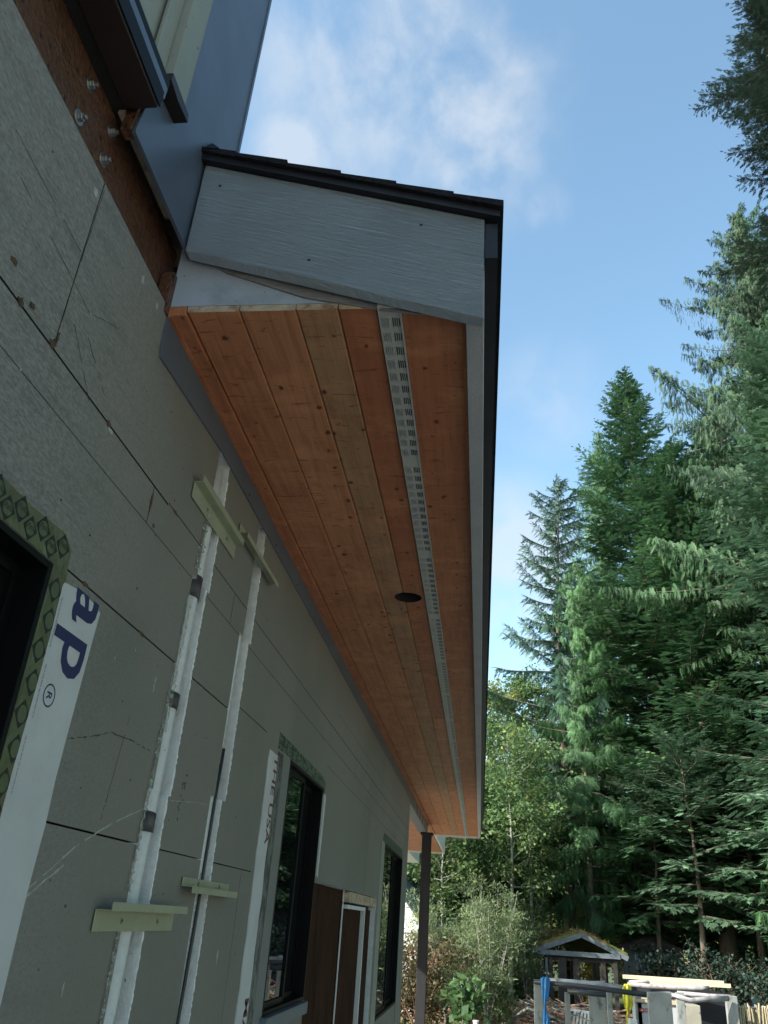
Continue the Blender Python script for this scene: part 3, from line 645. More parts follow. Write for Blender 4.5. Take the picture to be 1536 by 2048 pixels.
scratch(b, [(0.9, 2.70), (1.2, 2.66), (1.32, 2.72)], 0.0012, sd=8); scratch(b, [(0.85, 2.76), (1.15, 2.74)], 0.0012, sd=9)
b.build('gouges', M['chip'], house)['kind'] = 'stuff'
b = MB()
scratch(b, [(1.49, 1.60), (1.65, 1.69), (1.80, 1.75), (1.96, 1.80)], 0.006, sd=13); scratch(b, [(2.13, 1.84), (2.3, 1.86), (2.44, 1.87)], 0.003, sd=14)
scratch(b, [(1.50, 1.595), (1.62, 1.655)], 0.008, sd=15)
for k in range(36):
    yy, zz, s1, s2 = RN.uniform(0.9, 3.0), RN.uniform(1.35, 2.93), RN.uniform(0.0008, 0.002), RN.uniform(0.001, 0.004)
    if yy > 1.53 or zz > 2.25: blob(b, yy, zz, s1, s2, 200 + k)
blob(b, 1.88, 2.09, 0.006, 0.012, 61); blob(b, 1.88, 2.07, 0.003, 0.016, 62); blob(b, 1.10, 2.895, 0.01, 0.012, 63); blob(b, 1.36, 2.90, 0.008, 0.014, 66); blob(b, 1.45, 2.90, 0.01, 0.01, 67); blob(b, 1.73, 1.44, 0.004, 0.014, 64); blob(b, 2.75, 1.47, 0.008, 0.022, 65); blob(b, 1.388, 2.497, 0.012, 0.008, 68)
b.build('foam_crumbs', M['crumb'], house)['kind'] = 'stuff'

# ---- metal strip at the head of the wall
b = MB(); b.prism([(W + 0.0006, 1.512, 2.832), (W + 0.0006, 1.52, 2.80), (W + 0.0006, 2.05, 2.842), (W + 0.0006, 9.62, 2.842), (W + 0.0006, 9.62, 2.99), (W + 0.0006, 1.512, 2.99)], (0.0045, 0, 0))
b.build('wall_flashing', M['flash'], house)

# ---- beam with bolts, recess and rim above the foam
XB = W - 0.035; XU_ = W + 0.028
b = MB(); b.box(XB - 0.09, XB, -3.0, 1.56, 2.87, 3.178); beam = b.build('beam', M['beam'], house, bevel=0.004)
for px, py in ((180, 170), (156, 235), (222, 265), (205, 320)):
    p = on(px, py, 0, XB); q = MB()
    q.tube([(XB, p.y, p.z), (XB + 0.003, p.y, p.z)], 0.017, 18); q.tube([(XB + 0.003, p.y, p.z), (XB + 0.012, p.y, p.z)], 0.0095, 6); q.tube([(XB + 0.012, p.y, p.z), (XB + 0.019, p.y, p.z)], 0.0052, 10)
    q.build('bolt', M['screw'], beam, bevel=0.0008)
b = MB(); b.box(XB - 0.3, XB - 0.12, -3.0, 1.9, 2.95, 3.6); b.box(XB - 0.1, XU_ - 0.007, 1.155, 1.62, 3.193, 3.25); b.box(XB - 0.1, W - 0.004, -3.0, 1.1545, 3.20, 3.25); b.build('dark_recess_backing', M['sheath'], house)  # dark boxes stand in for the shade of the recess above the beam
b = MB(); b.box(XB + 0.006, XB + 0.024, 1.13, 1.44, 3.180, 3.192); b.build('sheathing_edge', M['rawwood'], house, bevel=0.002)
# ---- upper storey skin
XU = W + 0.028
def upper(px, py): p = on(px, py, 0, XU); return p.y, p.z
yb0, zb0 = upper(270, 262); yb1, zb1 = upper(374, 468); yc, zc = upper(480, 290)
b = MB()
b.prism([(XU, yb0, zb0), (XU, 1.46, zb0 + 0.006), (XU, yc, zb0 + 0.01), (XU, yc, 6.2), (XU, 1.27, 6.2), (XU, 1.27, zb0 + 0.31), (XU, yb0 + 0.02, zb0 + 0.15)], (-0.006, 0, 0), 0)
b.box(XU - 0.005, XU + 0.004, yc - 0.012, yc + 0.001, zb0 + 0.3, 6.2, 0)       # corner hem
b.box(XU - 0.007, XU + 0.002, yb0, yc, zb0 - 0.003, zb0 + 0.004, 0)            # lower hem
b.build('metal_cladding', M['bluemetal'], house)
b = MB(); b.box(-4.0, XU - 0.0065, -3.0, yc, 3.30, 6.2); b.build('upper_wall', M['beige'], house)
# sill box and window frame of the upper window
b = MB(); b.box(W - 0.003, W + 0.0745, -3.0, 1.115, 3.168, 3.222); sb = b.build('upper_sill', M['brownmetal'], house, bevel=0.003)
b = MB(); b.box(W + 0.075, W + 0.078, -3.0, 1.117, 3.175, 3.2225); b.build('sill_edge', M['black'], sb)
b = MB(); b.box(W - 0.02, W + 0.072, -3.0, 1.135, 3.2235, 3.262); b.build('sill_cap', M['bluemetal'], sb, bevel=0.002)
b = MB(); b.box(W - 0.03, W + 0.064, -3.0, 1.150, 3.2635, 3.305); b.build('sill_gasket', M['black'], sb, bevel=0.002)
b = MB(); b.box(XU + 0.0005, XU + 0.034, 1.155, 1.235, 3.345, 6.2); b.box(XU + 0.0005, XU + 0.022, 1.2355, 1.262, 3.335, 6.2); b.box(XU + 0.0005, XU + 0.012, 1.10, 1.154, 3.30, 6.2); b.build('jamb_trim', M['beige'], house, bevel=0.002)
b = MB(); b.prism([(XU + 0.0, 1.152, 3.318), (XU + 0.0, 1.20, 3.312), (XU + 0.0, 1.268, 3.322), (XU + 0.0, 1.262, 3.344), (XU + 0.0, 1.152, 3.344)], (0.036, 0, 0)); b.build('trim_end_cap', M['brownmetal'], house)
b = MB(); b.prism([(XU - 0.032, 1.12, zb0 + 0.0), (XU - 0.032, 1.150, zb0 + 0.0), (XU - 0.032, 1.165, zb0 + 0.15), (XU - 0.032, 1.135, zb0 + 0.15)], (0.024, 0, 0)); b.build('sheathing_edge', M['beam'], house)

# ---- gable end: board ends, primed gable sheet, rake board
def gy(px, py, y): p = on(px, py, 1, y); return p.x, p.z
SL = 0.318
def rz(x, z_at_0): return z_at_0 - SL * x       # height of a roof-parallel line at x
zrb, zrt = 2.851 - SL * 0.008, 3.162            # rake bottom / top at x = 0
b = MB(); xl = -0.765
b.prism([(xl, YR, rz(xl, zrb)), (-0.006, YR, rz(-0.006, zrb)), (-0.006, YR, rz(-0.006, zrt)), (xl, YR, rz(xl, zrt))], (0, 0.036, 0))
b.build('rake_board', M['cement'], house, bevel=0.003)
b = MB()
for px, py in ((440, 372), (842, 450), (618, 520)):
    x, z = gy(px, py, YR); b = MB(); b.tube([(x, YR - 0.0008, z), (x, YR + 0.001, z)], 0.0042, 8); b.build('nail_head', M['darkscrew'], house)
b = MB()
b.prism([(-0.80, Y0 + 0.002, SZ + 0.022), (-0.10, Y0 + 0.002, SZ + 0.022), (-0.10, Y0 + 0.002, rz(-0.10, 3.05)), (-0.80, Y0 + 0.002, rz(-0.80, 3.05))], (0, 0.012, 0))
b.build('gable_sheet', M['primed'], house)
b = MB(); b.prism([(-0.66, Y0 - 0.004, rz(-0.66, zrb) - 0.004), (-0.45, Y0 - 0.004, rz(-0.45, zrb) - 0.024), (-0.26, Y0 - 0.004, rz(-0.26, zrb) - 0.008), (-0.15, Y0 - 0.004, rz(-0.15, zrb) + 0.01), (-0.74, Y0 - 0.004, rz(-0.74, zrb) + 0.02)], (0, 0.005, 0)); b.build('worn_gable_edge', M['oldwood'], house)
b = MB(); b.box(-0.83, -0.795, Y0 - 0.02, Y0 + 0.03, SZ - 0.01, 3.05); b.build('corner_block', M['beam'], house, bevel=0.003)

# ---- soffit boards
def soffit():
    b = MB(); r = random.Random(5)
    edges = [-0.748, -0.612, -0.468, -0.362, -0.264]
    t = 0.019
    b.box(-0.795, -0.750, Y0, Y1, SZ - 0.009, SZ + t, 0, 0.35, 0.0)        # edge trim
    b.box(-0.795, -0.785, Y0, Y1, SZ - 0.0135, SZ - 0.0095, 0, 0.2, 0.0)
    for i in range(4):
        x0, x1 = edges[i] + 0.001, edges[i + 1] - 0.001
        y = Y0; first = True
        joints = {0: [3.9, 7.0, 9.8], 1: [5.2, 8.2, 11.5], 2: [4.62, 6.4, 9.2, 12.2], 3: [3.05, 5.9, 8.7, 11.4]}[i]
        for j, ye in enumerate(joints + [Y1]):
            rnd = r.random(); pale = r.uniform(0, 0.3)
            if i == 2: pale = 0.66 if j < 2 else 0.55; rnd = 0.7
            if j > 1: rnd = 0.4 + 0.6 * rnd; pale += 0.12
            # tongue-and-groove board with a chamfer at both long edges
            c = 0.0035
            sec = [(x0, SZ + t), (x0, SZ + c), (x0 + c, SZ), (x1 - c, SZ), (x1, SZ + c), (x1, SZ + t)]
            ya, yb = y, ye - 0.0007; n = len(sec)
            vs = [(a, ya, z) for a, z in sec] + [(a, yb, z) for a, z in sec]
            fs = [(k, (k + 1) % n, n + (k + 1) % n, n + k) for k in range(n)]
            b.add(vs, fs, 0, rnd, pale); b.add(vs, [tuple(range(n))], 1 if j == 0 else 0, rnd, pale); b.add(vs, [tuple(range(n, 2 * n))], 0, rnd, pale)
            y = ye
    for j, (ya, yb) in enumerate(((Y0, 2.545), (2.547, 5.0), (5.002, 7.4), (7.402, 9.9), (9.902, 12.0), (12.002, Y1))):   # outer boards
        b.box(-0.205, -0.050, ya, yb, SZ, SZ + t, 0, 0.1 + 0.25 * (j % 3), 0.0 if j < 3 else 0.2)
    b.box(-0.058, -0.050, Y0, Y1, SZ - 0.006, SZ - 0.0005, 0, 0.0, 0.0)
    o = b.build('soffit', [M['wood'], M['rawwood']], house, attrs=True)
    # round opening for the lamp, cut right through
    me = bpy.data.meshes.new('cut'); bm = bmesh.new(); bmesh.ops.create_cone(bm, cap_ends=True, segments=40, radius1=0.063, radius2=0.063, depth=0.2, matrix=Matrix.Translation((-0.344, 3.467, SZ))); bm.to_mesh(me); bm.free()
    cu = bpy.data.objects.new('cut', me); COL.objects.link(cu)
    md = o.modifiers.new('hole', 'BOOLEAN'); md.object = cu; md.solver = 'EXACT'; md.operation = 'DIFFERENCE'
    bpy.context.view_layer.update()
    new = bpy.data.meshes.new_from_object(o.evaluated_get(bpy.context.evaluated_depsgraph_get()))
    o.modifiers.clear()
    if len(new.polygons) > 60: o.data = new
    bpy.data.objects.remove(cu); return o
soffit()
b = MB(); n = 36
ring = [(-0.344 + 0.0625 * math.cos(2 * math.pi * k / n), 3.467 + 0.0625 * math.sin(2 * math.pi * k / n)) for k in range(n)]
b.add([(x, y, SZ + 0.0005) for x, y in ring] + [(x, y, SZ + 0.13) for x, y in ring], [(k, (k + 1) % n, n + (k + 1) % n, n + k) for k in range(n)] + [tuple(range(n, 2 * n))], 0)
b.build('lamp_recess', M['slot'], house)
b = MB(); b.box(-0.80, -0.05, Y0 + 0.02, Y1, SZ + 0.14, SZ + 0.15); b.build('eave_backing', M['sheath'], house)

# ---- soffit vent strip
b = MB(); v0, v1 = -0.263, -0.206
b.box(v0, v1, Y0 - 0.01, Y1, SZ - 0.004, SZ + 0.012); b.box(v0, v0 + 0.004, Y0 - 0.01, Y1, SZ - 0.0075, SZ - 0.0042); b.box(v1 - 0.004, v1, Y0 - 0.01, Y1, SZ - 0.0075, SZ - 0.0042)
y = Y0 + 0.03; k = 0
while y < Y1 - 0.05:
    L0 = 0.033
    for q in range(4): b.box(v0 + 0.008 + q * 0.0052, v0 + 0.0095 + q * 0.0052, y, y + L0, SZ - 0.0075, SZ - 0.0042)
    for q in range(4): b.box(v0 + 0.0330 + q * 0.0052, v0 + 0.0352 + q * 0.0052, y + 0.001 * q, y + L0 - 0.002 * (q % 2), SZ - 0.0052, SZ - 0.0042, 1)
    k += 1; y += 0.0565
    if k % 12 == 0: y += 0.055
b.build('soffit_vent', [M['vent'], M['slot']], house)

# ---- fascia, drip edge, roof
FB = SZ - 0.02
b = MB(); b.prism([(-0.049, YR + 0.038, FB), (-0.005, YR + 0.038, FB), (-0.005, YR + 0.038, 3.14), (-0.049, YR + 0.038, 3.15)], (0, Y1 + 0.05 - YR, 0)); b.build('fascia', M['fascia'], house, bevel=0.002)
b = MB(); b.box(-0.80, -0.052, Y1 + 0.003, Y1 + 0.04, SZ - 0.03, SZ + 0.2); b.build('end_trim', M['trimwhite'], house, bevel=0.002)
b = MB()
YS = YR - 0.028
zt0 = 3.200                                    # top of shingles at x=0
xe = 0.040
b.prism([(-0.80, YR - 0.018, rz(-0.80, zrt + 0.001)), (xe - 0.008, YR - 0.018, rz(xe - 0.008, zrt + 0.001)), (xe - 0.008, YR - 0.018, rz(xe - 0.008, zrt + 0.022)), (-0.80, YR - 0.018, rz(-0.80, zrt + 0.022))], (0, Y1 + 0.10 - YR, 0), 1)
b.box(-0.004, 0.026, YR - 0.0, Y1 + 0.08, 3.035, 3.148, 1)        # gutter-side metal seen from below
xs = -0.82; st = 0.147; k = 0
while xs < xe:
    x2 = min(xs + st, xe); lift = 0.0
    ys = YS - RN.uniform(0, 0.004)
    # each course is thicker at its lower edge
    b.prism([(xs, ys, rz(xs, zrt + 0.023)), (x2, ys, rz(x2, zrt + 0.023)), (x2, ys, rz(x2, zt0 + 0.006)), (xs, ys, rz(xs, zt0 - 0.004 + (0.001 if k else 0)))], (0, Y1 + 0.12 - YS, 0), 0)
    xs = x2 + 0.0004; k += 1
b.build('roof', [M['shingle'], M['drip']], house)
b = MB(); b.prism([(XU + 0.001, YR - 0.03, rz(xl, zt0) - 0.01), (XU + 0.05, YR - 0.03, rz(xl, zt0) - 0.01), (XU + 0.002, YR + 0.02, rz(xl, zt0) + 0.075)], (0, 0.012, 0)); b.build('step_flashing', M['black'], house)
# rest of the roof up to the second storey, beyond the corner
b = MB(); b.prism([(-3.6, yc + 0.01, rz(-3.6, zrt + 0.03)), (-0.83, yc + 0.01, rz(-0.83, zrt + 0.03)), (-0.83, yc + 0.01, rz(-0.83, zt0)), (-3.6, yc + 0.01, rz(-3.6, zt0))], (0, Y1 + 0.1 - yc, 0)); b.build('roof', M['shingle'], house)

# ---- porch beam, post and the farther eaves
b = MB(); b.box(-0.92, -0.795, 9.63, 12.95, 2.80, SZ - 0.001); pb = b.build('porch_beam', M['beam_grey'], house, bevel=0.004)
for y in (10.3, 10.9, 11.4, 11.95, 12.4, 12.7):
    b = MB(); b.box(-0.7945, -0.789, y, y + 0.035, 2.81, SZ - 0.002); b.build('strap', M['screw'], pb)
b = MB(); b.box(-0.860, -0.725, 12.72, 12.86, G, 2.785); b.box(-0.885, -0.70, 12.70, 12.89, 2.765, 2.798); b.build('porch_post', M['postbrown'], house, bevel=0.005)
b = MB()
for k in range(6):
    b.box(-1.745 + k * 0.158, -1.745 + k * 0.158 + 0.155, 9.66, 18.0, SZ + 0.0, SZ + 0.02, 0, 0.3 + 0.1 * (k % 3), 0.2)
b.build('porch_soffit', M['wood'], house, attrs=True)
b = MB(); b.box(-0.768, -0.735, Y1 + 0.06, 18.04, SZ - 0.03, SZ + 0.30); b.box(-1.72, -0.77, 18.0, 18.04, SZ - 0.03, SZ + 0.3); b.build('porch_fascia', M['trimwhite'], house, bevel=0.003)
b = MB(); b.box(-2.4, -1.50, 18.05, 21.5, SZ - 0.02, SZ + 0.3); b.build('porch_fascia', M['trimwhite'], house, bevel=0.003)
b = MB(); b.prism([(-3.6, 9.6, 3.0), (-0.80, 9.6, 3.0), (-0.80, 9.6, 3.25), (-3.6, 9.6, 4.0)], (0, 8.4, 0)); b.build('porch_roof', M['shingle'], house)

# ================================================================== GROUND
def ground():
    b = MB(); n = 60; vs = []; r = random.Random(3)
    xs = [-300, -120, -60, -30] + list(np.linspace(-18, 30, 44)) + [45, 80, 150, 300]
    ys = [-300, -100, -40, -10] + list(np.linspace(0, 62, 54)) + [90, 150, 300, 700]
    for y in ys:
        for x in xs:
            z = G
            if 14 < y < 62 and -4 < x < 30: z += r.uniform(-0.05, 0.05)
            vs.append((x, y, z))
    m = len(xs)
    b.add(vs, [(j * m + i, j * m + i + 1, (j + 1) * m + i + 1, (j + 1) * m + i) for j in range(len(ys) - 1) for i in range(m - 1)])
    return tag(b.build('ground', M['ground'], smooth=True), kind='structure')
ground()
b = MB(); b.box(W - 3, 18, -25, 15.5, G - 0.05, G + 0.012); b.box(-30, W - 3.002, -25, 30, G - 0.05, G + 0.012)  # gravel out of view, added to bounce warm light onto wall and soffit
tag(b.build('bounce_gravel', mat("pale_gravel", (0.34, 0.31, 0.26), 0.95, var=0.25, vscale=30, bump=0.6, bscale=60)), kind='structure')
# far hillside
def hill():
    b = MB(); vs = []; n, m = 60, 12; r = random.Random(9)
    for j in range(m):
        for i in range(n):
            az = -35 + 80 * i / (n - 1); D = 130 + 10 * j
            prof = 34 + 6 * math.sin(i * 0.35) + 3 * math.sin(i * 0.9 + 1)
            z = G - 1 + prof * math.sin(min(1, j / (m - 1)) * math.pi / 2) + r.uniform(-0.8, 0.8)
            p = pol(az, D, z); vs.append(p)
    b.add(vs, [(j * n + i, j * n + i + 1, (j + 1) * n + i + 1, (j + 1) * n + i) for j in range(m - 1) for i in range(n - 1)])
    return tag(b.build('hill', mat("sunlit_hillside", (0.20, 0.20, 0.07), 0.95, var=0.4, vscale=0.25, col2=(0.08, 0.12, 0.04), c2scale=0.12), smooth=True), kind='structure')
hill()

# ================================================================== TREES
class Leaves:
    """collects instances of a small leaf template as one numpy mesh"""
    def __init__(s): s.V = []; s.F = []; s.R = []; s.n = 0
    def add(s, T, F, org, d, nrm, scale, rnd):
        """T (k,3) template with stem along +x, normal +z; org,d,nrm (m,3); scale, rnd (m)"""
        d = d / np.linalg.norm(d, axis=1, keepdims=True)
        side = np.cross(nrm, d); side /= np.linalg.norm(side, axis=1, keepdims=True) + 1e-9
        up = np.cross(d, side)
        sc = scale[:, None, None]
        P = org[:, None, :] + sc * (T[None, :, 0:1] * d[:, None, :] + T[None, :, 1:2] * side[:, None, :] + T[None, :, 2:3] * up[:, None, :])
        m, k = P.shape[0], P.shape[1]
        F4 = (F[None] + (np.arange(m) * k)[:, None, None] + s.n).reshape(-1, 4)
        s.V.append(P.reshape(-1, 3)); s.F.append(F4); s.R.append(np.repeat(rnd, len(F))); s.n += m * k
    def build(s, name, material, parent=None):
        V = np.concatenate(s.V).astype(np.float32); F = np.concatenate(s.F).astype(np.int32); R = np.concatenate(s.R).astype(np.float32)
        me = bpy.data.meshes.new(name)
        me.vertices.add(len(V)); me.vertices.foreach_set('co', V.ravel())
        me.loops.add(F.size); me.loops.foreach_set('vertex_index', F.ravel())
        me.polygons.add(len(F)); me.polygons.foreach_set('loop_start', np.arange(0, F.size, 4, dtype=np.int32)); me.polygons.foreach_set('loop_total', np.full(len(F), 4, dtype=np.int32))
        me.update(calc_edges=True)
        at = me.attributes.new('rnd', 'FLOAT', 'FACE'); at.data.foreach_set('value', np.clip(R, 0, 1))
        me.materials.append(material)
        o = bpy.data.objects.new(name, me); COL.objects.link(o)
        if parent: o.parent = parent
        return o

def frond_template(pairs, width, ang, needle, curl=0.0, rs=0):
    """flat spray: stem along +x (length 1) with pairs of side bundles"""
    r = np.random.RandomState(rs); V = []; F = []
    def leaf(x0, y0, dx, dy, w):
        z0 = -curl * x0 * x0; x1, y1 = x0 + dx, y0 + dy; z1 = -curl * x1 * x1 - abs(y1) * 0.15
        l = math.hypot(dx, dy); nx, ny = -dy / l * w, dx / l * w; i = len(V)
        mx, my = x0 + dx * 0.45, y0 + dy * 0.45; zm = (z0 + z1) / 2
        V.extend([(x0, y0, z0), (mx - nx, my - ny, zm), (x1, y1, z1), (mx + nx, my + ny, zm)]); F.append((i, i + 1, i + 2, i + 3))
    for k in range(pairs):
        x = 0.06 + 0.86 * k / pairs; l = width * math.sin(math.pi * min(1, 0.28 + 0.75 * (k + 0.5) / pairs)) * r.uniform(0.75, 1.15)
        for sg in (-1, 1):
            a = ang * r.uniform(0.85, 1.15); leaf(x, 0, l * math.cos(a), sg * l * math.sin(a), needle)
    leaf(0.0, 0, 0.5, 0, needle * 0.9); leaf(0.45, 0, 0.58, 0, needle)
    return np.array(V, float), np.array(F, int)
T_FIR = frond_template(6, 0.44, 0.85, 0.060, 0.12, 1)
T_FIRL = frond_template(5, 0.48, 0.85, 0.075, 0.12, 2)
T_SPR = frond_template(7, 0.26, 0.7, 0.036, 0.1, 3)
T_CED = frond_template(8, 0.36, 0.75, 0.027, 0.40, 4)
T_CEDL = frond_template(5, 0.45, 0.75, 0.055, 0.35, 5)
T_NEAR = frond_template(8, 0.30, 0.95, 0.042, 0.08, 6)
T_CEDF = frond_template(8, 0.34, 0.75, 0.034, 0.4, 7)
T_LEAF = (np.array([(0, 0, 0), (0.5, -0.32, 0.06), (1, 0, -0.08), (0.5, 0.32, 0.06)], float), np.array([(0, 1, 2, 3)]))
T_WIL = (np.array([(0, 0, 0), (0.5, -0.11, 0.0), (1, 0, -0.12), (0.5, 0.11, 0.0)], float), np.array([(0, 1, 2, 3)]))

def conifer(name, label, loc, H, R, z0, kind, seed, mats, group='conifers at the edge of the yard', dens=1.0, fs=0.55, lod=False, gap=0.0, trunk_r=None, bare=0.0, lean=0.0, cone=0.85, tmpl=None):
    """kind: fir | spruce | cedar. H height, R crown radius at the base, z0 height of lowest branches"""
    r = np.random.RandomState(seed); t = thing(name, label, 'tree', loc, group)
    lv = Leaves(); wood = MB(); tr = trunk_r or H * 0.012
    n = 14; tp = [(0.25 * math.sin(i * 0.5 + seed) * i / n * 0.6 + lean * (i / n) ** 2, 0.12 * math.cos(i * 0.7) * i / n, H * i / n - 0.3) for i in range(n + 1)]
    wood.tube(tp, [max(0.012, tr * (1 - i / n) ** 0.85 + 0.01) for i in range(n + 1)], 9)
    def axis(z):
        q = max(0, min(n - 1e-3, (z + 0.3) / H * n)); i = int(q); f = q - i
        return np.array([tp[i][0] + (tp[i + 1][0] - tp[i][0]) * f, tp[i][1] + (tp[i + 1][1] - tp[i][1]) * f, z])
    z = z0; az = r.uniform(0, 6.28)
    O, D, NN, S, RR = [], [], [], [], []
    spacing = {'fir': 0.15, 'spruce': 0.19, 'cedar': 0.14}[kind] / dens * (1.7 if lod else 1)
    while z < H - 0.25:
        u = (z - z0) / (H - z0); az += 2.4 + r.uniform(-0.5, 0.5)
        prof = (1 - u) ** cone * (0.45 + 0.55 * min(1, u * 4))
        Lb = R * prof * r.uniform(0.62, 1.12) * (1 + 0.22 * math.sin(az * 1.0 + z * 0.9 + seed)) + 0.18
        if u > 0.93: Lb *= 0.75
        if r.rand() < gap: Lb *= r.uniform(0.3, 0.6)
        z += spacing * (0.55 + 0.6 * (1 - u)) * r.uniform(0.6, 1.4)
        rise = {'fir': 0.10 + 0.75 * u, 'spruce': 0.08 + 0.7 * u, 'cedar': 0.05 + 0.5 * u}[kind] + r.uniform(-0.15, 0.15)
        droop = {'fir': 0.30, 'spruce': 0.42, 'cedar': 0.62}[kind] * (1 - 0.7 * u) * r.uniform(0.6, 1.4)
        upt = {'fir': 0.12, 'spruce': 0.25, 'cedar': 0.28}[kind] * (1 - 0.5 * u)
        o = axis(z); hd = np.array([math.cos(az), math.sin(az), 0.0]); pd = np.array([-hd[1], hd[0], 0.0])
        def bp(s):
            return o + hd * (s * Lb) + np.array([0, 0, Lb * (rise * s - droop * s * s + upt * s ** 4)]) + pd * (0.06 * Lb * math.sin(s * 4 + az))
        k = 5; pts = [bp(i / k) for i in range(k + 1)]
        wood.tube(pts, [max(0.004, 0.011 * Lb * (1 - i / k) + 0.004) for i in range(k + 1)], 3 if lod else 4, cap=False)
        fsz = fs * (0.55 + 0.45 * (1 - u)) * (0.62 if u > 0.93 else 1.0)
        step = fsz * (0.125 if not lod else 0.30) / dens
        s0 = bare if Lb > 0.6 * R * 0.5 else 0.05
        m = max(3, int(Lb * (1 - s0) / step)); col = r.uniform(0.15, 0.75)
        for i in range(m):
            s = s0 + (1 - s0) * (i + r.uniform(0.1, 0.9)) / m; p = bp(s); tg = bp(min(1.02, s + 0.03)) - bp(s - 0.03); tg /= np.linalg.norm(tg)
            sg = 1 if i % 2 else -1
            side_l = (0.45 + 0.8 * math.sin(math.pi * min(1, (0.15 + 0.85 * s)) ** 1.0) * (1 - 0.3 * s))
            if kind == 'fir':
                for q in range(2 if not lod else 1):
                    a = r.uniform(0.5, 1.25); d = tg * math.cos(a) + pd * sg * math.sin(a) + np.array([0, 0, r.uniform(-0.42, 0.12)])
                    off = 0.0 if q == 0 else r.uniform(0.3, 1.0) * max(0.8 * fsz, 0.30 * Lb * math.sin(math.pi * min(1, 0.2 + 0.8 * s)))
                    if tmpl is not None and off > 0.1: wood.tube([p, p + d * off * 0.5, p + d * (off + 0.1)], [0.006, 0.004, 0.003], 3, cap=False)
                    O.append(p + d * off); D.append(d); NN.append([r.uniform(-.35, .35), r.uniform(-.35, .35), 1]); S.append(fsz * side_l * r.uniform(0.7, 1.2) * 0.9); RR.append(col + r.uniform(-0.25, 0.25) + 0.35 * s - 0.15)  # needles lighten toward the branch end, a lit tip put into the tone
            elif kind == 'spruce':
                a = r.uniform(0.5, 1.3); d = tg * math.cos(a) * 0.8 + pd * sg * math.sin(a) * 0.55 + np.array([0, 0, -r.uniform(0.35, 1.1)])
                O.append(p); D.append(d); NN.append(hd + r.uniform(-.4, .4, 3)); S.append(fsz * r.uniform(0.6, 1.3)); RR.append(col + r.uniform(-0.2, 0.2))
                a = r.uniform(0.4, 0.9); d = tg * math.cos(a) + pd * sg * math.sin(a) + np.array([0, 0, -0.15])
                O.append(p); D.append(d); NN.append([0, 0, 1.0]); S.append(fsz * 0.8 * r.uniform(0.6, 1.2)); RR.append(col + r.uniform(-0.2, 0.3))
            else:
                a = r.uniform(0.2, 1.3); base = tg * math.cos(a) + pd * sg * math.sin(a)
                for q in range(2 if not lod else 1):
                    off = r.uniform(0.0, 1.0) * max(0.75 * fsz * side_l, 0.30 * Lb * math.sin(math.pi * min(1, 0.2 + 0.8 * s)))
                    d = base * r.uniform(0.15, 0.75) + np.array([0, 0, -r.uniform(0.5, 1.1)])
                    O.append(p + base * off + np.array([0, 0, -0.12 * off])); D.append(d); NN.append(hd * 0.9 + base * 0.3 + r.uniform(-.5, .5, 3)); S.append(fsz * r.uniform(0.6, 1.15)); RR.append(col + r.uniform(-0.22, 0.22))
        # tip, painted lighter as if lit
        O.append(bp(0.94)); D.append(bp(1.0) - bp(0.9)); NN.append([0, 0, 1.0]); S.append(fsz * 0.9); RR.append(col + 0.25)
    top = axis(H - 0.3)
    for q in range(9):
        a = q * 2.4; O.append(axis(H - 0.5 - 0.05 * q)); D.append([math.cos(a) * 0.5, math.sin(a) * 0.5, 1.0]); NN.append([math.cos(a), math.sin(a), -.3]); S.append(0.4); RR.append(0.5)
    T = {'fir': (T_FIRL if lod else T_FIR), 'spruce': T_SPR, 'cedar': (T_CEDL if lod else T_CED)}[kind]
    T = tmpl or T
    lv.add(T[0], T[1], np.array(O), np.array(D, float), np.array(NN, float), np.array(S), np.array(RR))
    lv.build('crown', mats[0], t); wood.build('trunk', mats[1], t, smooth=True, fix=False)
    return t

